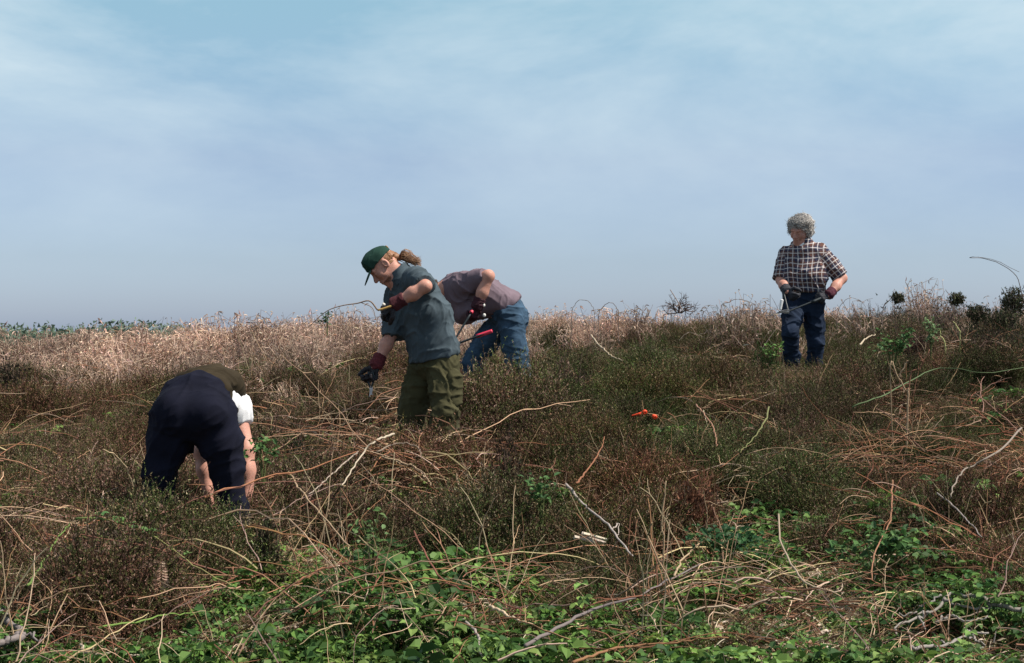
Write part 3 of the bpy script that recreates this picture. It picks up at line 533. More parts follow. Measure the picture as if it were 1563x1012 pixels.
def person_c():                                             # bent forward behind, mauve tee shirt and jeans
    Z0 = EYE-.75; L = V(.1, -.99, 0); f = V(-.99, -.1, 0)
    hc = V(.125, 0, .90); hl, hr = hc+L*.09, hc-L*.09; kl, kr = V(.205, -.12, .50), V(-.17, .10, .50); al, ar = V(.265, -.10, .09), V(-.19, .12, .09)
    shc = V(-.285, 0, 1.10); shl, shr = V(-.245, -.175, 1.135), V(-.30, .17, 1.07); el, wl = V(-.03, -.31, 1.195), V(-.118, -.30, .955); er, wr = V(-.10, .28, .98), V(-.215, .06, .875)
    nb = V(-.36, 0, 1.10); s = SDF(); q, R = head(s, V(-.50, -.0, 1.04), V(-.55, 0, -.85), V(-.85, 0, .52))
    s.cone(q(0, -.03, -.05), nb, .052, .06); s.cone(nb, hc, .12, .12, .05, u=L, da=.09, db=.10); s.cone(shl, shr, .05, .05, .05)
    s.chain([shl, el, el*.45+wl*.55, wl], [.052, .046, .045, .031]); s.chain([shr, er, er*.5+wr*.5, wr], [.05, .04, .037, .028])
    s.chain([hl, kl, al], [.08, .055, .045]); s.chain([hr, kr, ar], [.08, .055, .045]); s.cone(wl, wl+nrm(wl-el)*.02, .028, .022); s.cone(wr, wr+nrm(wr-er)*.02, .028, .022)
    for a in (al, ar): s.cone(a, a+f*.13-V(0, 0, .03), .035, .025)
    o = person_obj(s, .006, 'C', 'person in a mauve-grey tee shirt and blue jeans, stooping with red-handled loppers', Z0)
    t = SDF(); t.cone(V(.135, 0, .965), V(-.10, 0, 1.075), .175, .185, .05, u=L, da=.125, db=.145); t.cone(V(-.10, 0, 1.075), shc, .185, .175, .05, u=L, da=.145, db=.135)
    t.cone(shl+V(.02, .03, 0), shr+V(.02, -.03, 0), .085, .085, .06); t.cone(shl, shl*.12+el*.88, .088, .078, .05, u=V(0, -.3, 1), da=.085, db=.06, flat=True); t.cone(shr, shr*.2+er*.8, .08, .07, .04, flat=True)
    t.cone(V(.03, 0, .96), V(-.235, 0, .90), .155, .14, .06, u=L, da=.07, db=.075); t.cone(V(-.22, 0, .93), V(-.27, 0, 1.03), .15, .16, .06, u=L, da=.09, db=.12); t.cone(shc, nb-V(.02, 0, 0), .11, .075, .04)
    t.cut(V(.168, 0, .955), V(.85, 0, -.62), .008)
    piece('shirt', t, .007, cloth('mauve_jersey', (.165, .125, .15), .12), o, .018, 7, (stretch((.8, .1, -.75), 2.2, 9), stretch((.3, 0, 1), 2.5, 9)), .2)
    t = SDF(); t.cone(hc+V(-.035, 0, .055), hc+V(.02, 0, -.06), .172, .172, .05, u=L, da=.135, db=.14); t.ell(hc+V(.045, 0, -.01), (.10, .16, .12), None, .05)
    for h_, k_, a_ in ((hl, kl, al), (hr, kr, ar)): t.chain([h_-V(0, 0, .02), h_*.4+k_*.6, k_, a_*.6+k_*.4, a_+V(0, 0, .04)], [.112, .096, .084, .08, .085], .035)
    t.cut(hc+V(-.04, 0, .10), V(-.55, 0, .84), .004)
    jn = cloth('blue_denim', (.042, .078, .125), .45, 7); tr = piece('jeans', t, .007, jn, o, .018, 4, (stretch((1, .3, .45), 2.2, 13), stretch((1, 0, -.2), 2.5, 15)), .2)
    b = SDF(); b.ell(hc+V(-.012, -.158, .062), (.012, .008, .012)); piece('rivet', b, .003, mat('brass_rivet', (.6, .42, .15), .35, metal=.8), tr)
    hs = SDF(); hs.ell(q(0, -.02, .04), (.088, .108, .10), R); hs.cut(q(0, .06, 0), R[1], .01); hv, hfc = hs.mesh(.008); m = MB(); m.add(folds(hv, hfc, .012, ((40, 40, 40),), 4, .6), [tuple(x) for x in hfc], np.array((.06, .04, .03))); m.obj('hair', M_HAIR, o)
    mar = mat('maroon_glove', (.040, .011, .018), .8, var=.4, vscale=20, bump=.5, bscale=120); stud = mat('white_stud', (.8, .78, .72), .5)
    for w, e, n, sd in ((wl, el, V(-.6, .5, -.1), 1), (wr, er, V(-.3, -.9, -.2), 1)):
        g_ = SDF(); d = nrm(V(-.3, .1, -.9)) if w is wl else nrm(w-e); hand(g_, w, d, n, sd, (.85, .95, .6), .0135, 1.08); gl = piece('glove', g_, .0045, mar, o, .003, 3, ((30, 30, 30),))
        c = SDF(); c.cone(w-nrm(w-e)*.065, w+d*.02, .047, .043, .01, flat=True, flat0=True); c.ell(w, (.042, .042, .042), None, .02); piece('cuff', c, .005, mar, gl, .005, 3, ((20, 20, 40),))
        if w is wl:
            for p in (w+V(.05, -.015, .005), w+V(.055, -.012, -.075)): c = SDF(); c.ell(p, (.013, .01, .016 if p is not None else .01)); piece('stud', c, .004, stud, gl)
    boots(((al, f), (ar, f)), o, M_BOOT); return o, Z0, wl, wr
def person_a():                                             # seen from behind, bent right down, navy trousers
    Z0 = EYE-1.22; L = V(-1, 0, 0); hc = V(-.01, 0, .83); hl, hr = V(-.10, 0, .82), V(.085, 0, .82); kl, kr = V(-.195, -.02, .50), V(.160, .02, .50); al, ar = V(-.21, .07, .09), V(.205, .08, .09)
    wst = V(.0, .12, .94); shc = V(.09, .43, .78); shl, shr = V(-.08, .47, .74), V(.138, .36, .79); er, wr = V(.205, .29, .57), V(.222, .25, .33); el, wl = V(-.040, .33, .56), V(.005, .28, .34)
    nb = V(.10, .50, .73); s = SDF(); q, R = head(s, V(.10, .52, .60), V(0, -.75, -.65), V(0, .6, -.8)); s.cone(q(0, -.03, -.05), nb, .052, .06); s.cone(wst-V(0, 0, .05), shc, .10, .12, .03, u=V(1, 0, 0), da=.06, db=.085); s.cone(hc, wst-V(0, .05, .07), .12, .10, .03, u=V(1, 0, 0), da=.08, db=.06); s.cone(shl, shr, .055, .055, .05)
    s.chain([shr, er, er*.55+wr*.45, wr], [.055, .045, .047, .030]); s.chain([shl, el, el*.55+wl*.45, wl], [.055, .046, .045, .032])
    hand(s, wr, V(.0, -.1, -1), V(-.9, .3, 0), 1, (.5, .6, .4), .0095); hand(s, wl, V(.2, -.1, -1), V(.8, .4, 0), -1, (.5, .6, .4), .0095)
    s.chain([hl, kl, al], [.085, .058, .045]); s.chain([hr, kr, ar], [.085, .058, .045])
    for a in (al, ar): s.cone(a, a+V(0, .13, -.03), .035, .025)
    o = person_obj(s, .006, 'A', 'person seen from behind in navy trousers, doubled over with bare arms', Z0)
    nav = cloth('navy_cotton', (.008, .0088, .0185), .25, 8); t = SDF()
    t.cone(V(-.012, .05, .885), V(-.012, 0, .78), .172, .192, .06, u=V(1, 0, 0), da=.12, db=.15); t.ell(V(-.095, -.06, .80), (.108, .105, .115), None, .06); t.ell(V(.075, -.06, .80), (.108, .105, .115), None, .06)
    t.chain([V(-.115, -.01, .77), V(-.150, 0, .64), kl, al*.55+kl*.45+V(-.005, 0, 0), al+V(0, 0, .03)], [.115, .103, .082, .074, .072], .03); t.chain([V(.092, -.01, .77), V(.128, 0, .64), kr, ar*.55+kr*.45, ar+V(0, 0, .03)], [.115, .103, .082, .074, .072], .03)
    t.cut(V(0, .10, .945), V(0, .75, .65), .01)
    piece('trousers', t, .0075, nav, o, .017, 6, (stretch((1, .2, .5), 2.5, 11), stretch((.4, 0, 1), 2.2, 9)), .15)
    # open brown overshirt fallen forward, white tee shirt under it
    t = SDF(); t.cone(V(-.01, .075, .930), V(.02, .28, .915), .150, .165, .05, u=V(1, 0, 0), da=.085, db=.105); t.cone(V(.02, .28, .915), V(.05, .42, .80), .165, .14, .05, u=V(1, 0, 0), da=.1, db=.1)
    t.cone(V(.11, .06, .93), V(.168, .12, .79), .055, .03, .04, u=V(0, 1, 0), da=.04, db=.018); t.cut(V(0, .02, .9), V(0, -1, .0))
    jk = cloth('brown_overshirt', (.032, .024, .014), .3, 9); piece('overshirt', t, .0075, jk, o, .020, 9, (stretch((1, .4, -.3), 2.5, 11), stretch((.5, 1, .5), 2.5, 10)), .2)
    for a, b, w in ((V(-.085, .24, .80), V(-.080, .16, .56), .042), (V(.058, .24, .80), V(.055, .16, .53), .05)):
        t = SDF(); t.cone(a, b, w, w*.8, .01, u=V(1, .2, 0), da=.014, db=.010, flat=True); piece('shirt_front', t, .006, cloth('shirt_lining', (.012, .012, .016), .3), o, .012, 5, (stretch((0, 0, 1), 2, 14),))
    t = SDF(); t.cone(V(.085, .25, .84), shr*.95+er*.05+V(-.015, 0, 0), .105, .072, .05); t.cone(shr+V(-.055, -.02, .07), shr*.66+er*.34+V(-.008, 0, 0), .072, .058, .09, flat=True); t.cone(shl, shl*.65+el*.35, .08, .075, .04, flat=True); t.cone(shl, shr, .08, .08, .05)
    piece('tee_shirt', t, .007, cloth('white_tee', (.78, .78, .80), .04), o, .012, 2, (stretch((.3, 0, 1), 2.5, 10),), .15)
    hs = SDF(); hs.ell(q(0, -.02, .04), (.086, .106, .10), R); hs.cut(q(0, .06, 0), R[1], .01); hv, hfc = hs.mesh(.008); m = MB(); m.add(folds(hv, hfc, .012, ((40, 40, 40),), 4, .6), [tuple(x) for x in hfc], np.array((.07, .045, .03))); m.obj('hair', M_HAIR, o)
    boots(((al, V(0, 1, 0)), (ar, V(0, 1, 0))), o, M_BOOT); return o
def plaid():
    m = bpy.data.materials.new('plaid_cotton'); m.use_nodes = True; N = m.node_tree.nodes; L = m.node_tree.links; b = N['Principled BSDF']; b.inputs['Roughness'].default_value = .9; b.inputs['Specular IOR Level'].default_value = .1
    a = N.new('ShaderNodeAttribute'); a.attribute_name = 'cloth'; sp = N.new('ShaderNodeSeparateXYZ'); L.new(a.outputs['Vector'], sp.inputs[0])
    def mth(op, x, y=None):
        n = N.new('ShaderNodeMath'); n.operation = op
        for i, q in enumerate((x, y)):
            if q is None: continue
            if isinstance(q, (int, float)): n.inputs[i].default_value = q
            else: L.new(q, n.inputs[i])
        return n.outputs[0]
    def line(u, per, w, ph=0): return mth('LESS_THAN', mth('FRACT', mth('ADD', mth('DIVIDE', u, per), ph)), w)
    u, v = sp.outputs[0], sp.outputs[1]; w = mth('MULTIPLY', mth('ADD', line(u, .046, .19), line(v, .046, .19)), .5); w2 = mth('MINIMUM', mth('POWER', w, .55), 1)
    alt = mth('MULTIPLY', mth('ADD', line(u, .092, .5, .25), line(v, .092, .5, .25)), .5)
    c1 = N.new('ShaderNodeMix'); c1.data_type = 'RGBA'; L.new(alt, c1.inputs[0]); c1.inputs[6].default_value = (.125, .062, .048, 1); c1.inputs[7].default_value = (.035, .040, .075, 1)
    c2 = N.new('ShaderNodeMix'); c2.data_type = 'RGBA'; L.new(w2, c2.inputs[0]); L.new(c1.outputs[2], c2.inputs[6]); c2.inputs[7].default_value = (.60, .56, .55, 1); L.new(c2.outputs[2], b.inputs['Base Color'])
    return m
def person_d():                                             # grey-haired, plaid shirt, walking down the slope with loppers
    Z0 = EYE-.60; f = nrm(V(-.35, -.94, 0)); L = V(.94, -.35, 0)
    hc = V(.045, 0, .93); hl, hr = hc+L*.09, hc-L*.09; kr, ar = V(-.135, -.26, .60), V(-.080, -.03, .20); kl, al = V(.150, -.02, .50), V(.165, .14, .09)
    ch = V(.045, -.02, 1.26); nb = V(.025, -.03, 1.435); shl, shr = V(.198, -.06, 1.355), V(-.125, .06, 1.345); el, wl = V(.385, -.10, 1.105), V(.235, -.25, .945); er, wr = V(-.178, -.02, 1.09), V(-.165, -.22, .985)
    s = SDF(); hcn = V(-.008, -.075, 1.565); hf, hu = V(-.60, -.70, -.36), V(-.1, -.30, .95); q, R = head(s, hcn, hf, hu); s.cone(q(0, -.03, -.05), nb-V(0, 0, .02), .055, .066)
    s.cone(nb-V(0, 0, .06), hc, .13, .13, .05, u=L, da=.09, db=.1); s.cone(shl, shr, .055, .055, .05); s.chain([shl, el, el*.5+wl*.5, wl], [.055, .046, .044, .031]); s.chain([shr, er, er*.5+wr*.5, wr], [.055, .046, .044, .031])
    s.chain([hl, kl, al], [.085, .058, .045]); s.chain([hr, kr, ar], [.085, .058, .045]); s.cone(wl, wl+nrm(wl-el)*.02, .028, .022); s.cone(wr, wr+nrm(wr-er)*.02, .028, .022)
    for a in (al, ar): s.cone(a, a+f*.13-V(0, 0, .03), .035, .025)
    o = person_obj(s, .006, 'D', 'person with curly grey hair in a plaid shirt and dark jeans, looking down', Z0)
    t = SDF(); t.cone(V(.045, -.01, .985), V(.045, -.03, 1.14), .188, .205, .05, u=L, da=.15, db=.165); t.cone(V(.045, -.03, 1.14), ch+V(-.0, 0, .05), .205, .17, .05, u=L, da=.165, db=.13); t.cone(shl-V(.03, 0, .005), shr+V(.03, 0, 0), .07, .07, .06); t.cone(ch, nb-V(0, 0, .0), .15, .085, .06, u=L, da=.12, db=.08)
    t.cone(shl-V(.01, 0, .01), shl*.06+el*.94, .080, .074, .03, flat=True); t.cone(shr-V(-.01, 0, .01), shr*.06+er*.94, .076, .072, .03, flat=True); t.cut(V(0, 0, .972), V(0, 0, -1), .008); vd = nrm(V(-.35, -.94, 0)); t.cone(nb+vd*.11+V(0, 0, .03), nb+vd*.17+V(0, 0, -.125), .050, .008, .006, op='s')
    v, fc = t.mesh(.007); q0 = v.copy(); v = folds(v, fc, .018, (stretch((.6, .1, 1), 2.4, 9), stretch((1, 0, -.6), 2.6, 11)), 13, .2); sh = mesh_obj('shirt', v, fc, plaid(), o); uv = np.zeros((len(v), 3), np.float32); uv[:, 0] = q0@L; uv[:, 1] = q0[:, 2]
    uv[:, 0] += (vnoise(q0*7, 71)-.5)*.030; uv[:, 1] += (vnoise(q0*6, 72)-.5)*.034
    for a, b, sgn in ((shl, el, 1), (shr, er, -1)):         # the checks turn with the sleeves
        d = nrm(b-a); w = q0-a; tt = w@d; x = nrm(np.cross(d, (0, 1, 0))); y = np.cross(d, x); k = (np.linalg.norm(w-tt[:, None]*d, axis=1) < .105) & (tt > .035) & ((q0@L-hc@L)*sgn > .165); uv[k, 0] = (np.arctan2(w@x, w@y)*.08)[k]; uv[k, 1] = tt[k]
    at_ = sh.data.attributes.new('cloth', 'FLOAT_VECTOR', 'POINT'); at_.data.foreach_set('vector', uv.ravel())
    c = SDF(); c.cone(nb-V(0, 0, .03), nb+V(-.01, -.02, .035), .082, .074, 0, flat=True, flat0=True); c.cone(nb-V(0, 0, .06), nb+V(-.01, -.02, .06), .070, .064, 0, op='s'); c.cut(nb+V(-.025, -.055, 0), V(-.3, -1, .3)); piece('collar', c, .005, sh.data.materials[0], o)
    t = SDF(); t.cone(nb+vd*.062+V(0, 0, -.010), nb+vd*.080+V(0, 0, -.085), .050, .026, u=L, da=.03, db=.03); piece('undershirt', t, .005, mat('white_undershirt', (.8, .8, .8), .9), o)
    dj = cloth('dark_denim', (.016, .026, .050), .45, 6); t = SDF(); t.cone(hc+V(0, 0, .05), hc-V(0, 0, .04), .185, .185, .05, u=L, da=.14, db=.14)
    for h_, k_, a_ in ((hl, kl, al), (hr, kr, ar)): t.chain([h_-V(0, 0, .03), h_*.4+k_*.6, k_, a_*.6+k_*.4, a_+V(0, 0, .04)], [.104, .090, .076, .074, .078], .03)
    t.cut(hc+V(0, 0, .066), (0, 0, 1), .004); piece('jeans', t, .007, dj, o, .018, 4, (stretch((1, .3, .35), 2.2, 13), stretch((1, 0, -.4), 2.5, 14)), .2)
    b = SDF(); b.cone(hc+V(0, 0, .032), hc+V(0, 0, .07), .188, .188, 0, u=L, da=.143, db=.143, flat=True, flat0=True); piece('belt', b, .007, mat('belt_leather', (.015, .011, .009), .5), o)
    # tousled grey curls
    hs = SDF(); hs.ell(q(0, -.03, .050), (.100, .106, .086), R, .02); hs.ell(q(.0, -.06, -.01), (.090, .065, .075), R, .03); hs.ell(q(-.02, .040, .092), (.07, .05, .035), R, .03); hs.ell(q(.085, -.02, .02), (.035, .05, .05), R, .03)
    for e in (-1, 1): hs.ell(q(e*.080, -.03, .0), (.024, .05, .055), R, .02)
    hs.cut(q(0, .080, .03), nrm(R[1]-R[2]*.75), .02); hv, hfc = hs.mesh(.005); hN = normals(hv, hfc); hv2 = folds(hv, hfc, .022, ((22, 22, 22), (44, 44, 44)), 6, .3); m = MB(); m.add(hv2, [tuple(x) for x in hfc], np.clip(.40+.3*(vnoise(hv*30, 3)[:, None]-.5), .1, .6)*np.array((1, .93, .86)))
    g = random.Random(8)
    for _ in range(2200):
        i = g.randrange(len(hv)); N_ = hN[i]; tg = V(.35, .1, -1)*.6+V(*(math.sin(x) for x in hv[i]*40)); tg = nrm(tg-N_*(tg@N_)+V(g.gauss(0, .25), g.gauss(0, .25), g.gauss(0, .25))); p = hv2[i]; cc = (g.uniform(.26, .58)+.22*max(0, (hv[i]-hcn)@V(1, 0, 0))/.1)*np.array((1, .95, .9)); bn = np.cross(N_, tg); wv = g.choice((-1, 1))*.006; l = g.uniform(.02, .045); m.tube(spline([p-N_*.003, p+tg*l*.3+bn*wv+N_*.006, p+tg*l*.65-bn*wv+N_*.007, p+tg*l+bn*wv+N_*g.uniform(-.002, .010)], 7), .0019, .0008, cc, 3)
    m.obj('hair', M_HAIR, o)
    m = MB()
    for _ in range(260): a = g.uniform(-1, 1); p = q(.034*a, .097-.02*a*a, -.055+g.uniform(-.006, .005)); m.tube([p, p+R[0]*.008*a-R[2]*.014], .0015, .0008, np.array((.10, .08, .07))*g.uniform(.6, 1.5), 3)
    m.obj('moustache', M_HAIR, o)
    mar = mat('maroon_knit', (.075, .017, .03), .85, var=.3, vscale=20, bump=.5, bscale=160); gr = mat('grey_glove', (.035, .036, .045), .8, var=.3, vscale=24, bump=.5, bscale=120)
    for w, e, n, sd, d in ((wl, el, V(-.5, .5, -.6), -1, nrm(V(-.85, -.25, -.2))), (wr, er, V(.8, .1, -.3), 1, nrm(V(.45, -.5, -.55)))):
        g_ = SDF(); hand(g_, w, d, n, sd, (.85, .95, .6), .0135, 1.05); gl = piece('glove', g_, .0045, gr, o, .003, 3, ((30, 30, 30),)); c = SDF(); c.cone(w-nrm(w-e)*.065, w+d*.02, .047, .043, .01, flat=True, flat0=True); c.ell(w, (.042, .042, .042), None, .02); piece('cuff', c, .005, mar if w is wl else gr, gl, .005, 3, ((20, 20, 40),))
    boots(((al, f), (ar, f)), o, M_BOOT); return o, Z0, wl, wr
PA = person_a(); PB = person_b(); PC = person_c(); PD = person_d()

# ------------------------------------------------------------------ tools
M_STEEL = mat('tool_steel', (.55, .56, .58), .35, metal=.8, var=.2, vscale=40); M_SHAFT = mat('dark_tube', (.025, .032, .036), .4); M_PINK = mat('pink_red_grip', (.72, .055, .10), .45); M_ORNG = mat('orange_red_grip', (.80, .07, .02), .5)
def tool_tube(name, pts, r, m_, parent, r1=None): b = MB(); b.tube(spline(pts, 10), r, r1 or r, (1, 1, 1), 8); return b.obj(name, m_, parent, True)
def blade(name, p, tip, side, w, t, parent):                # curved tapering plate with thickness
    p, tip, side = (np.asarray(q, float) for q in (p, tip, side)); d = tip-p; n = np.cross(nrm(d), nrm(side)); v = []; f = []; k = 8
    for i in range(k):
        u = i/(k-1); c = p+d*u+side*(.35*w*math.sin(u*3.14)); ww = w*(1-u**2*.9)*.5
        v += [c-side*ww+n*t, c+side*ww+n*t, c+side*ww-n*t, c-side*ww-n*t]
    for i in range(k-1):
        for j in range(4): f.append((i*4+j, i*4+(j+1) % 4, i*4+4+(j+1) % 4, i*4+4+j))
    f += [(3, 2, 1, 0), tuple(k*4-4+j for j in range(4))]; return mesh_obj(name, v, f, M_STEEL, parent, None, False)
def loppers(label, piv, hA, hB, gripA, gripB, tip, mg, side):
    e = empty('loppers', tuple(piv)); tag(e, label, 'loppers'); o = V(*piv); L_ = lambda q: V(*q)-o; s = nrm(side)
    for h_, g_ in ((hA, gripA), (hB, gripB)):
        h_, g_ = L_(h_), L_(g_); tool_tube('handle', [V(0, 0, 0), h_*.12+s*.004, h_], .0085, M_SHAFT, e); tool_tube('grip', [g_, h_, h_+nrm(h_-g_)*.012], .0155, mg, e, .014)
    t = L_(tip); blade('cutting_blade', -t*.1, t, s, .035, .003, e); blade('hook_blade', -t*.1-s*.006, t*.85+s*.03, -s, .022, .004, e); b = MB(); n = nrm(np.cross(nrm(t), s)); b.tube([-n*.012, n*.012], .009, .009, (1, 1, 1), 10); b.obj('pivot_bolt', M_STEEL, e)
dC = PEOPLE_AT['C'][1]-.42; loppers('black loppers with pink-red grips held by the stooping person in jeans', at(688, 529, dC), at(749, 506, dC-.02), at(720, 476, dC+.08), at(727, 513.5, dC), at(719, 477, dC+.075), at(670, 540, dC+.02), M_PINK, (.4, 0, .9))
dD = PEOPLE_AT['D'][1]-.36; loppers('black loppers with steel head held by the grey-haired person', at(1203, 476, dD), at(1254, 455, dD+.08), at(1196, 446, dD+.12), at(1240, 461, dD+.05), at(1197, 458, dD+.1), at(1183, 479, dD-.04), M_SHAFT, (.3, -.2, 1))
b = SDF(); b.cone(at(1193.5, 458, dD-.05), at(1191, 472, dD-.05), .016, .013, .01, u=(1, 0, 0), da=.008, db=.008); v, f = b.mesh(.003); tag(mesh_obj('white_tag', v, f, mat('white_plastic', (.8, .8, .8), .5)), 'small white strap hanging by the dark jeans of the grey-haired person', 'strap')
wr = PB[3]; bx, by, _ = base('B'); hb = V(bx, by, PB[1])+wr+V(-.035, -.035, -.10); e = empty('secateurs', tuple(hb)); tag(e, 'dark secateurs in the lowered glove of the person in the green cap', 'secateurs')
for s_ in (-1, 1): tool_tube('handle', [V(.012*s_, -.01, .05), V(.022*s_, -.012, 0), V(.004*s_, -.012, -.06)], .009, M_SHAFT, e, .006)
blade('cutting_blade', V(0, -.012, -.05), V(-.012, -.012, -.125), V(1, 0, 0), .024, .003, e); blade('hook_blade', V(.004, -.012, -.05), V(.012, -.012, -.115), V(-1, 0, 0), .016, .004, e)
# ------------------------------------------------------------------ single sticks, canes and branches that can be told apart
TAN, PALE, RED, ORA, GREY, GRN, YEL, BRN = (.40, .28, .175), (.46, .37, .29), (.27, .12, .075), (.29, .145, .07), (.36, .32, .30), (.17, .27, .06), (.19, .19, .075), (.16, .09, .06)
def place(pts, veg, d=None):
    out = []
    for i, (px, py) in enumerate(pts):
        dd = (d if not hasattr(d, '__len__') else d[0]+(d[1]-d[0])*i/max(1, len(pts)-1)) if d else gat(px, py, veg)
        out.append(np.array(at(px, py, dd)))
    return out
def rough(P, a): return P+np.array([[random.gauss(0, a) for _ in range(3)] for _ in P])
CANES = 'single canes and sticks lying over the heath'
def stick(name, label, cat, pts, r, col, veg=.3, d=None, c2=None, leaves=0, twigs=(), r1=None, gr=CANES, wob=.0025):
    if d and not hasattr(d, '__len__'):                     # standing canes are rooted in the soil
        gz = lambda q: tuple((q[0]+(U(-.03, .03))*F/d, CY-F*(float(H((q[0]-CX)/F*d, d))-.02-EYE)/d))
        pts = [gz(pts[0])]+pts+([gz(pts[-1])] if 'arch' in label or 'flat-topped' in label else [])
    veg = veg+(.10 if pts[0][1] < 790 else .05); P = place(pts, veg, d); o = P[0]
    if not d: LIES.extend(P)
    b = MB(); Q = rough(spline([p-o for p in P], 26), wob); r = r*.82; col = tuple(x*.88 for x in col); Q = Q+np.cumsum(np.array([[random.gauss(0, r*.28) for _ in range(3)] for _ in Q]), 0)*np.sin(np.linspace(0, math.pi, len(Q)))[:, None]; b.tube(Q, r, r1 if r1 else (r*.9 if 'arched' in label else r*.45), jit(col, .06), 7, c2)
    for i in range(2, 24, 3) if cat == 'cane' else ():                                # knots and prickles
        n = V(U(-1, 1), U(-1, 1), U(-.2, 1)); b.tube([Q[i], Q[i]+nrm(n)*r*2.4], r*.5, r*.12, jit(col, .2), 3)
    ob = b.obj(name, M_WOOD, None, True, (0, 0, 0)); ob.location = o; tag(ob, label, cat, gr)
    for t, rr in twigs:
        T = [p-o for p in place(t, veg, d)]; k = min(range(len(Q)), key=lambda j: np.linalg.norm(Q[j]-T[0])); T[0] = Q[k]
        b = MB(); b.tube(rough(spline(T, 14), wob), rr, rr*.5, jit(col, .08), 6); b.obj('side_branch', M_WOOD, ob, True)
    if leaves:
        b = MB()
        for _ in range(leaves):
            i = random.randrange(2, 26); p = Q[i]+V(U(-.02, .02), U(-.02, .02), U(0, .03)); a0 = U(0, 6.28); c = jit((.10, .19, .06), .3)
            for j in range(3): b.leaf(p, V(math.cos(a0+j*1.3), math.sin(a0+j*1.3), U(-.2, .3)), V(U(-.4, .4), U(-.4, .4), 1), U(.025, .045), U(.02, .03), c, .2)
        b.obj('leaves', M_LEAF1, ob)
    return ob
ST, CA = 'stick', 'cane'
stick('stick', 'thick pale bare stick slanting over the green brambles in the middle foreground', ST, [(864, 739), (893, 773), (925, 800), (966, 849)], .0105, (.42, .35, .31), .27, twigs=(([(935, 809), (944, 800), (943, 818)], .004),))
stick('stick', 'long kinked tan stick lying right of the doubled-over person', ST, [(436, 711), (452, 740), (470, 765), (494, 794), (534, 834)], .0085, TAN, .3)
stick('stick', 'upright tan stem rising from the brambles right of the thick pale stick', ST, [(1007, 890), (1013, 845), (1010, 792), (1017, 736)], .0075, TAN, d=6.55, twigs=(([(1012, 797), (1022, 784)], .005),))
stick('branch', 'long grey-purple branch lying across the brambles at the bottom centre', 'branch', [(800, 986), (860, 955), (914, 928), (973, 913), (1028, 882), (1076, 859)], .0095, (.19, .155, .15), .22)
stick('bramble_cane', 'long orange-brown cane along the bottom edge of the slope', CA, [(872, 1011), (920, 995), (967, 985), (1041, 978), (1112, 973)], .0075, ORA, .2)
stick('bramble_cane', 'tan cane arching over the brambles beside the upright tan stem', CA, [(1028, 879), (1047, 848), (1078, 826), (1105, 838), (1130, 852)], .006, TAN, .28)
stick('bramble_cane', 'bright green cane slanting at the left end of the dark heather mound', CA, [(43, 894), (77, 842), (106, 800)], .0075, (.14, .215, .055), .27)
stick('bramble_cane', 'long leafy cane, green then brown, crossing the dark heather mound', CA, [(117, 791), (160, 793), (203, 806), (247, 829), (296, 863), (358, 897)], .0072, (.14, .215, .055), .33, c2=(.30, .24, .10), leaves=16)
stick('bramble_cane', 'low green cane curving under the dark heather mound', CA, [(150, 958), (210, 948), (268, 937), (324, 934)], .006, GRN, .18)
stick('bramble_cane', 'long green cane arching above the brown cut stems on the right', CA, [(1300, 621), (1347, 604), (1388, 583), (1424, 565), (1459, 563), (1501, 568), (1563, 561)], .0072, (.10, .145, .06), .42)
stick('twig', 'forked bare twig sticking up beside the long green arching cane', 'twig', [(1386, 602), (1383, 597), (1371, 577), (1359, 557)], .009, TAN, d=9.9, twigs=(([(1372, 578), (1378, 564), (1386, 549)], .006),))
stick('twig', 'reddish forked twig leaning right behind the bare forked twig', 'twig', [(1388, 583), (1402, 562), (1408, 551), (1419, 534)], .007, RED, d=10.2, twigs=(([(1408, 552), (1402, 538)], .005),))
stick('branch', 'pale lichened branch arching over the brown cut stems near the right edge', 'branch', [(1559, 654), (1519, 693), (1477, 713), (1457, 737), (1453, 758)], .0085, (.27, .215, .175), .35)
stick('stick', 'thin straight pale grey stick on the red-brown litter at the right', ST, [(1431, 754), (1459, 774), (1479, 797), (1498, 819)], .0065, (.34, .29, .26), .25)
stick('bramble_cane', 'red-brown cane bending down into the leafy patch at the right', CA, [(1362, 733), (1361, 760), (1357, 789), (1333, 845), (1330, 885)], .0065, (.33, .16, .09), .28)
stick('bramble_cane', 'whitish cane curving in a long hook left of the leafy patch', CA, [(1188, 786), (1194, 833), (1222, 879), (1249, 899), (1279, 905), (1287, 892)], .006, (.38, .29, .21), .25)
stick('driftwood_branch', 'gnarled silver-grey branch with forking twigs in the right corner', 'branch', [(1563, 929), (1511, 919), (1487, 911), (1447, 907), (1419, 927), (1385, 947), (1366, 963)], .0125, (.27, .24, .215), .15, wob=.006, twigs=(([(1419, 927), (1397, 936), (1370, 939)], .006), ([(1410, 932), (1406, 945), (1408, 960)], .006), ([(1434, 917), (1460, 921), (1487, 928), (1510, 925)], .008), ([(1447, 907), (1430, 912), (1416, 920), (1402, 924)], .006)))
stick('driftwood_branch', 'short wavy silver-grey branch below the gnarled forking one', 'branch', [(1426, 950), (1450, 942), (1474, 948), (1510, 943)], .009, (.28, .25, .22), .14, wob=.005, gr='silver-grey branches in the right corner')
stick('driftwood_branch', 'lowest silver-grey branch lying flat in the right corner', 'branch', [(1390, 988), (1441, 985), (1471, 990), (1503, 990)], .0095, (.29, .255, .23), .12, wob=.005, twigs=(([(1441, 984), (1470, 974), (1506, 968)], .008), ([(1440, 984), (1430, 977), (1418, 979)], .005)), gr='silver-grey branches in the right corner')
stick('driftwood_branch', 'broken silver-grey stub between the two wavy branches in the corner', 'branch', [(1472, 960), (1487, 972), (1505, 985)], .007, (.29, .255, .22), .13, gr='silver-grey branches in the right corner')
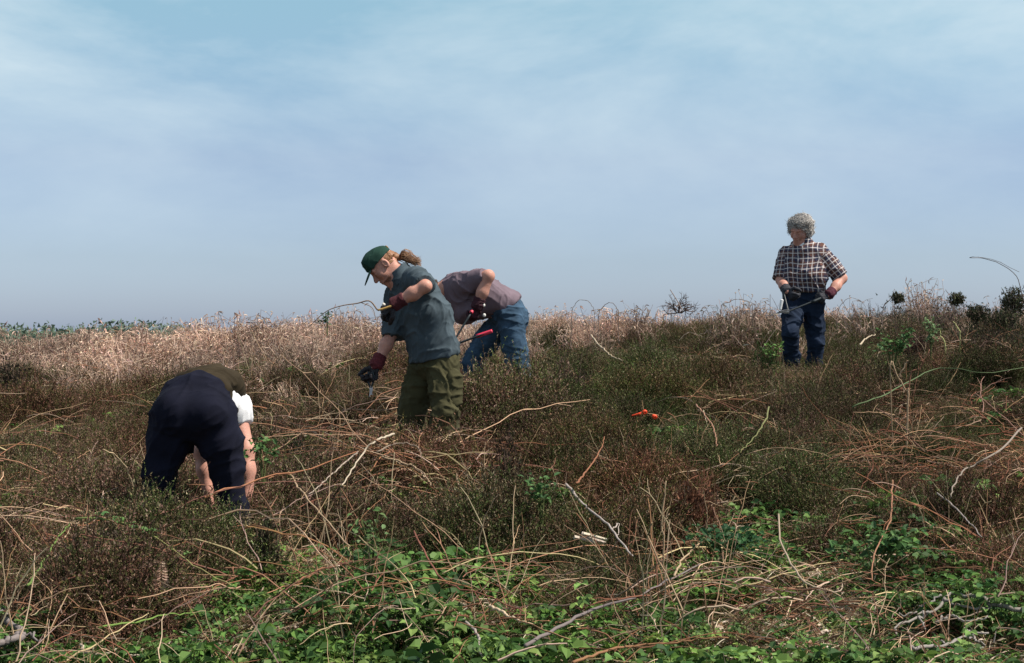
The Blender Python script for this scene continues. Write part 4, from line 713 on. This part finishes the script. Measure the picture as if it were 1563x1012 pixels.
stick('root', 'thick grey twisted root at the left edge of the foreground', 'root', [(-8, 926), (10, 944), (24, 962), (31, 975), (8, 984), (-8, 987)], .019, (.22, .19, .18), .12, wob=.008, twigs=(([(24, 962), (45, 968), (60, 978)], .008),), r1=.014)
stick('stick', 'pale stick bent into an arch in the heap before the person in the cap', ST, [(601, 662), (570, 676), (546, 699), (522, 741)], .0095, (.50, .41, .31), .38)
stick('bramble_cane', 'tan cane bowed to the right in the heap of dead stems', CA, [(582, 698), (617, 705), (644, 720), (658, 740)], .008, TAN, .35)
stick('bramble_cane', 'grey-brown cane looping over the top of the heap of dead stems', CA, [(576, 690), (605, 677), (635, 684), (644, 698)], .007, (.26, .20, .15), .4)
stick('stick', 'long grey stick slanting down to the left from the heap of dead stems', ST, [(546, 690), (520, 712), (490, 738), (472, 754)], .0065, (.38, .31, .25), .33)
stick('stick', 'pale cut stick on the bright green leaves at the bottom left', ST, [(123, 984), (136, 998), (180, 1000), (229, 999)], .007, PALE, .14)
stick('stick', 'stout pale cut stick among the brambles at the bottom centre', ST, [(748, 926), (775, 937), (812, 952)], .010, (.58, .45, .31), .2)
stick('stick', 'grey peeling stick curving out of the bottom edge', ST, [(707, 947), (727, 965), (735, 990), (743, 1015)], .009, (.36, .30, .27), .16)
stick('bramble_cane', 'long dark red cane trailing through the leaves below the heap', CA, [(631, 811), (665, 873), (693, 897), (742, 910), (800, 934)], .006, (.24, .09, .06), .25)
stick('bramble_cane', 'orange-red cane leaning up above the thick pale stick', CA, [(880, 738), (895, 719), (916, 689), (923, 666)], .0075, (.27, .115, .06), .38)
stick('bramble_cane', 'yellow-green cane curving down the slope below the grey-haired person', CA, [(1174, 620), (1168, 640), (1152, 665), (1129, 691)], .0075, YEL, .35)
stick('bramble_cane', 'reddish cane bending down right of the orange-red handles', CA, [(1063, 618), (1085, 644), (1092, 664), (1095, 682)], .007, (.36, .19, .12), .35)
stick('stick', 'straight tan stick on the heather right of the brown heather mound', ST, [(902, 511), (917, 528), (930, 540), (950, 550)], .010, (.50, .40, .28), .38)
stick('bramble_cane', 'thin reddish cane arching over the heather just below the ridge', CA, [(866, 536), (872, 512), (886, 504), (900, 510)], .007, (.25, .14, .10), d=14.0)
stick('stalk', 'yellow stalk standing at a slant nearest the round dark bushes', 'stalk', [(1464, 516), (1459, 500), (1455, 490)], .012, (.42, .42, .18), d=14.5)
stick('stalk', 'yellow stalk leaning left beside the pale leafy sprig', 'stalk', [(1443, 524), (1438, 512), (1434, 502)], .011, (.42, .42, .18), d=14.2)
stick('stick', 'tan curved stick on the heather right of the grey-haired person', ST, [(1313, 526), (1322, 517), (1336, 511)], .011, (.48, .38, .27), .38)
# canes against the sky
SKY = 'canes standing against the sky'
stick('bramble_cane', 'thin dark cane bent in a long loop against the sky at the right edge', CA, [(1566, 480), (1561, 453), (1556, 431), (1547, 416), (1525, 402), (1500, 396), (1480, 394), (1492, 393), (1520, 398), (1556, 416)], .0055, (.14, .10, .08), d=14.5, gr=SKY)
stick('bramble_cane', 'thin arched cane on the skyline, left of a pair', CA, [(873, 480), (878, 466), (885, 459), (897, 459), (904, 467), (908, 480)], .0045, (.24, .19, .16), d=18.0, gr=SKY)
stick('bramble_cane', 'thin arched cane on the skyline, right of a pair', CA, [(914, 483), (919, 470), (927, 463), (935, 463), (941, 471), (944, 482)], .005, (.20, .15, .13), d=18.0, gr=SKY)
stick('bramble_cane', 'flat-topped bent cane on the low skyline at the far left', CA, [(188, 516), (196, 506), (203, 502), (216, 502.5), (229, 515)], .009, (.16, .11, .09), d=17.0, gr=SKY, wob=.001)
stick('bramble_cane', 'low arched cane on the skyline between bare shrub and grey-haired person', CA, [(1100, 472), (1112, 462), (1126, 457), (1143, 461), (1148, 470)], .0055, (.20, .16, .14), d=18.5, gr=SKY)
stick('bramble_cane', 'white-tipped cane leaning behind the blue jeans on the ridge', CA, [(806, 482), (797, 468), (784, 453), (775, 442)], .0055, (.30, .24, .19), d=15.5, c2=(.5, .44, .38), gr=SKY)
stick('bramble_cane', 'thin cane arching behind the shoulder of the grey-haired person', CA, [(1278, 480), (1288, 460), (1300, 454), (1316, 462), (1322, 478)], .0045, (.22, .17, .15), d=17.5, gr=SKY)
stick('stick', 'bare grey stick leaning on the skyline beside the small round bush', ST, [(1347, 472), (1356, 456), (1365, 443)], .010, (.26, .19, .17), d=19.0, gr=SKY)
gx = V(bx, by, PB[1])+PB[2]+V(-.07, -.04, -.03); P = [gx+V(.05, 0, .018), gx, gx+V(-.045, .0, -.012), gx+V(-.10, .0, .05)]+[np.array(at(x, y, 9.57)) for x, y in ((545, 463), (520, 467), (497, 476), (470, 500))]; P = [p-gx for p in P]
b = MB(); b.tube(spline(P[:3], 8), .008, .007, (.45, .28, .09), 7); b.tube(spline(P[2:], 24), .006, .0025, (.24, .17, .13), 6); b.tube(spline([P[4]+V(.03, 0, .004), P[4]+V(.10, .02, -.03), P[4]+V(.125, .02, -.11)], 10), .003, .002, (.22, .16, .12), 5); b.tube([P[2]+V(.040, -.035, .040), P[2]+V(.048, -.045, .036)], .011, .010, (.75, .70, .62), 8)
o = b.obj('bramble_cane', M_WOOD, None, True); o.location = gx; tag(o, 'cut bramble stem held in the raised glove of the person in the cap', 'stem')
for lab, P0, P1, L0 in (('larger orange-red handle end poking out of the heather, with a dull tail', (976, 632), (984, 629), .0145), ('smaller orange-red handle end poking out of the heather right of the larger one', (997, 634.5), (999.5, 636.5), .0135)):
    d = gat(986, 634, .33)-.25; LIES.extend([at(P0[0]+4, P0[1], d-k) for k in (0, .2, .4, .6)]); s_ = SDF(); a, c = V(*at(*P0, d)), V(*at(*P1, d)); 
    if P0[0] < 980: s_.cone(a+V(-.05, .01, -.012), a, .006, .010, .01)
    s_.cone(a, c, .009, L0*.9, .006); s_.ell(c, (L0*1.25, L0, L0*1.2), None, .01); s_.ell(c+V(.006, -L0, -.006), (.011, .006, .011), None, .003, 's'); o_ = c; v, f = s_.mesh(.004); tag(mesh_obj('tool_grip', v-o_, f, M_ORNG, loc=tuple(o_)), lab, 'tool handle', 'orange-red handles in the heather')
# pale wood chunk
c = V(*at(886, 822, gat(886, 822, .3))); b = MB()
for k in range(5): p = V(U(-.04, .02), U(-.03, .03), U(0, .03)); b.tube(spline([p, p+V(.05, .01, -.012), p+V(.09+U(0, .03), .01, -.03)], 6), .011, .006, jit((.62, .52, .42), .15), 5)
o = b.obj('split_wood', M_WOOD); o.location = c; tag(o, 'split piece of pale wood lying on the brambles left of the thick stick', 'wood')
# dead fern frond
P0, P1 = V(*at(236, 915, gat(236, 915, .22))), V(*at(247, 858, gat(236, 915, .22)+.05)); b = MB(); S_ = spline([P0-P0, (P1-P0)*.5+V(.012, 0, 0), P1-P0], 16); b.tube(S_, .0035, .0015, (.34, .20, .12), 5)
for i in range(2, 16):
    for sg in (-1, 1): b.leaf(S_[i], V(sg*1.0, U(-.4, .2), -.35), V(0, -1, .3), .055*(1.15-i/18), .013, jit((.50, .34, .25), .2), .5)
for j in range(9): b.leaf(S_[15]+V(-.008*j, .0, .004-.002*j), V(-1, U(-.3, .3), U(-.9, .1)), V(0, -1, .3), .04, .012, jit((.48, .32, .24), .2), .5)
o = b.obj('fern_frond', M_DRY if 0 else M_LEAF1); o.location = P0; tag(o, 'dead pinkish fern frond standing in front of the dark heather mound', 'fern')
# ------------------------------------------------------------------ bushes and leafy plants
def bush(name, label, px, py, rx, ry, d, pal, n=2200, leaf=.028, gr=None, flat=False, stems=10):
    c = np.array(at(px, py, d)); s_ = F/d; a = rx/s_; zb = float(H(c[0], c[1]))+.02; h = max(.12, float(at(px, py-ry, d).z)-zb)/1.25; c[2] = zb; e = empty(name, tuple(c)); tag(e, label, 'bush' if name.endswith('bush') else 'heather' if 'heather' in name else 'plant', gr)
    b = MB(); D = rng.normal(0, 1, (n, 3)); D /= np.linalg.norm(D, axis=1)[:, None]; D[:, 2] = np.abs(D[:, 2]); lump = .58+.75*vnoise(D*2.2+c, 61); D[:, :2] += rng.normal(0, .10, (n, 2)); r = rng.random(n)**.4*lump
    p = D*r[:, None]*np.array((a, a, h*1.2))
    a2 = a
    if name == 'round_bush':
        p[:, :2] *= max(1, .62*h*1.25/a)                                # a ball of foliage above a thinner skirt
        k = rng.random(n) < .45; rz = ry/s_*1.25; D2 = rng.normal(0, 1, (n, 3)); D2 /= np.linalg.norm(D2, axis=1)[:, None]; q = D2*(rng.random(n)**.4*(.45+1.0*vnoise(D2*2.3+c, 62)))[:, None]*np.array((a*1.1, a*1.1, rz))+np.array((0, 0, h*1.25-rz*.8)); p = np.where(k[:, None], q, p)
    dirs = D*.8+rng.normal(0, .5, (n, 3))+np.array((0, 0, .4)); dirs /= np.linalg.norm(dirs, axis=1)[:, None]; w = np.cross(dirs, rng.normal(0, 1, (n, 3))); w /= np.linalg.norm(w, axis=1)[:, None]; L = leaf*rng.uniform(.6, 1.5, (n, 1))
    v = np.stack([p-w*L*.22, p+w*L*.22, p+dirs*L], 1).reshape(-1, 3); pi = rng.integers(0, len(pal), n); col = np.repeat(np.array(pal)[pi]*rng.uniform(.6, 1.4, (n, 1)), 3, 0)
    mesh_obj('foliage', v, np.arange(n*3).reshape(-1, 3), M_HEATH1, e, col, False)
    b = MB()
    for _ in range(stems): t = V(U(-1, 1)*a*.8, U(-1, 1)*a*.8, h*U(.7, 1.35)); b.tube(spline([t*V(.5, .5, 0)-V(0, 0, .05), t*V(.8, .8, .5), t], 6), .005, .0012, jit((.10, .07, .05), .2), 4)
    b.obj('stems', M_WOOD, e); return e
DK = ((.06, .07, .034), (.095, .072, .055), (.045, .05, .03)); BRW = ((.105, .062, .045), (.15, .10, .08), (.075, .055, .035)); RUS = ((.14, .06, .035), (.10, .045, .03), (.19, .095, .06)); GRE = ((.05, .085, .028), (.075, .11, .04), (.035, .06, .022))
SB = 'dark round bushes on the right skyline'
bush('round_bush', 'smallest dark round bush on the skyline, next to a leaning stick', 1371, 456, 10, 7, 17.5, DK, 1500, .03, SB)
bush('round_bush', 'dark ball-shaped bush standing alone on the right skyline', 1461, 458, 12, 9, 17, DK, 1800, .03, SB)
bush('round_bush', 'largest dark bush on the skyline at the right edge', 1549, 462, 21, 18, 15.5, DK, 3200, .032, SB)
bush('round_bush', 'dark bush below the skyline, left of two beneath the largest one', 1492, 480, 17, 11, 15, DK, 2200, .03, SB)
bush('round_bush', 'dark low bush beneath the largest one at the right edge', 1530, 489, 22, 12, 14.8, DK, 2600, .03, SB)
bush('heather_bush', 'dark bushy heather mound at the left edge below the ridge', 14, 548, 26, 17, 13, ((.06, .045, .035), (.085, .06, .045), (.04, .04, .025)), 3600, .03)
bush('heather_clump', 'mauve-brown rounded heather clump right of the blue jeans', 866, 550, 36, 13, 11.8, BRW, 5200, .024, None)
bush('heather_clump', 'dark bristly heather clump in the centre below the blue jeans', 779, 684, 33, 18, 8.3, ((.06, .04, .03), (.09, .055, .04), (.04, .035, .022)), 5200, .022)
bush('heather_clump', 'russet dead heather clump above the thick pale stick', 1052, 742, 56, 16, 7.7, RUS, 6000, .026, None)
bush('heather_clump', 'small dark block of heather below the bare right arm', 408, 815, 26, 20, 6.9, DK+((.075, .05, .035),), 4200, .022)
bush('heather_clump', 'big dark heather mound in the left foreground under a green cane', 165, 850, 115, 36, 6.75, ((.05, .042, .026), (.085, .062, .045), (.042, .05, .024), (.12, .09, .07)), 24000, .022, None, stems=40)
bush('heather_clump', 'dark brown hollow-topped heather clump on the right slope', 1400, 510, 28, 9, 14.5, ((.06, .035, .028), (.085, .05, .04)), 3000, .026)
bush('heather_clump', 'dark brown heather clump in front of the skyline bushes', 1510, 512, 34, 10, 14.3, ((.05, .032, .025), (.075, .045, .035)), 3200, .026)
bush('heather_clump', 'bright green heather clump left of the dark jeans', 1160, 541, 30, 15, 13.0, GRE, 3600, .026)
def leafy(label, px, py, d, w, h, n, L, pal=((.07, .14, .045), (.10, .19, .06), (.045, .10, .035))):
    c = np.array(at(px, py, d)); e = empty('leafy_plant', tuple(c)); tag(e, label, 'plant'); b = MB(); m = MB()
    for _ in range(max(4, n//14)):
        t = V(U(-w, w), U(-w, w)*.7, h*U(.3, 1)); b.tube(spline([V(0, 0, -.12), t*V(.5, .5, .5), t], 8), .004, .002, (.10, .12, .04), 4)
        for _k in range(14): q = t*U(.35, 1)+V(U(-.05, .05), U(-.05, .05), U(-.04, .04)); m.leaf(q, V(U(-1, 1), U(-1, 1), U(-.3, .7)), V(U(-.6, .6), U(-.8, .2), 1), L*U(.6, 1.2), L*.6, jit(random.choice(pal), .25), .2)
    m.obj('leaves', M_LEAF1, e); b.obj('stems', M_WOOD, e)
leafy('leafy dark green sapling on the slope right of the dark jeans', 1362, 545, 12.5, .16, .27, 150, .05)
leafy('pale leafy sprig standing tall below the right skyline', 1421, 530, 13.5, .05, .34, 70, .045, ((.16, .24, .11), (.12, .19, .08)))
leafy('bright green bramble shoot at the right of the green heather clump', 1180, 548, 13.0, .07, .16, 50, .045, ((.12, .22, .06),))
leafy('leafy bramble clump beside the bare right arm', 402, 705, 7.6, .06, .17, 50, .04)
leafy('dark green leafy bramble clump on the cleared right foreground', 1335, 850, 6.6, .24, .13, 210, .045)
leafy('glossy dark green bramble clump right of the thick pale stick', 1105, 836, 6.8, .22, .09, 230, .040, ((.03, .085, .035), (.04, .10, .035)))
leafy('leafy bramble clump left of the thick pale stick', 828, 765, 7.4, .07, .15, 70, .04)
leafy('slender bramble shoot with pale leaves below the heap of dead stems', 566, 850, 6.6, .05, .22, 60, .035, ((.14, .21, .09), (.09, .16, .05)))
leafy('green shoots on the skyline left of the lowered cap', 500, 497, 17, .12, .16, 60, .05, ((.06, .11, .06), (.09, .13, .06)))
# bare shrub on the skyline
def shrub():
    d = 20.0; c = np.array(at(1036, 478, d)); e = empty('bare_shrub', tuple(c)); tag(e, 'leafless dark shrub with tangled branches on the skyline', 'shrub'); b = MB(); r = random.Random(5)
    def grow(p, dr, L, w, k):
        P = [p]
        for _ in range(5): dr = nrm(dr+V(r.gauss(0, .22), r.gauss(0, .22), r.gauss(.0, .2))); P.append(P[-1]+dr*L/5)
        b.tube(P, w, w*.6, jit((.075, .05, .045), .2), 4)
        if k: 
            for _ in range(r.choice((2, 3, 3))): grow(P[r.randrange(2, 6)], nrm(dr+V(r.gauss(0, .8), r.gauss(0, .6), r.gauss(.0, .5))), L*.72, w*.6, k-1)
    for a in (-1.2, -.95, -.7, -.45, -.2, 0, .2, .4, .65, .9, 1.15): grow(V(a*.03, 0, 0), nrm(V(math.sin(a), r.gauss(0, .3), math.cos(a)*.8)), .15, .0085, 3)
    b.obj('branches', M_WOOD, e)
    T = MB(); T.tube([np.array(at(1042, 474, d-.3))-c, np.array(at(1033, 458, d-.3))-c, np.array(at(1023, 442, d-.3))-c], .009, .006, (.45, .36, .32), 5); T.obj('dead_stem', M_WOOD, e)
shrub()

plants()
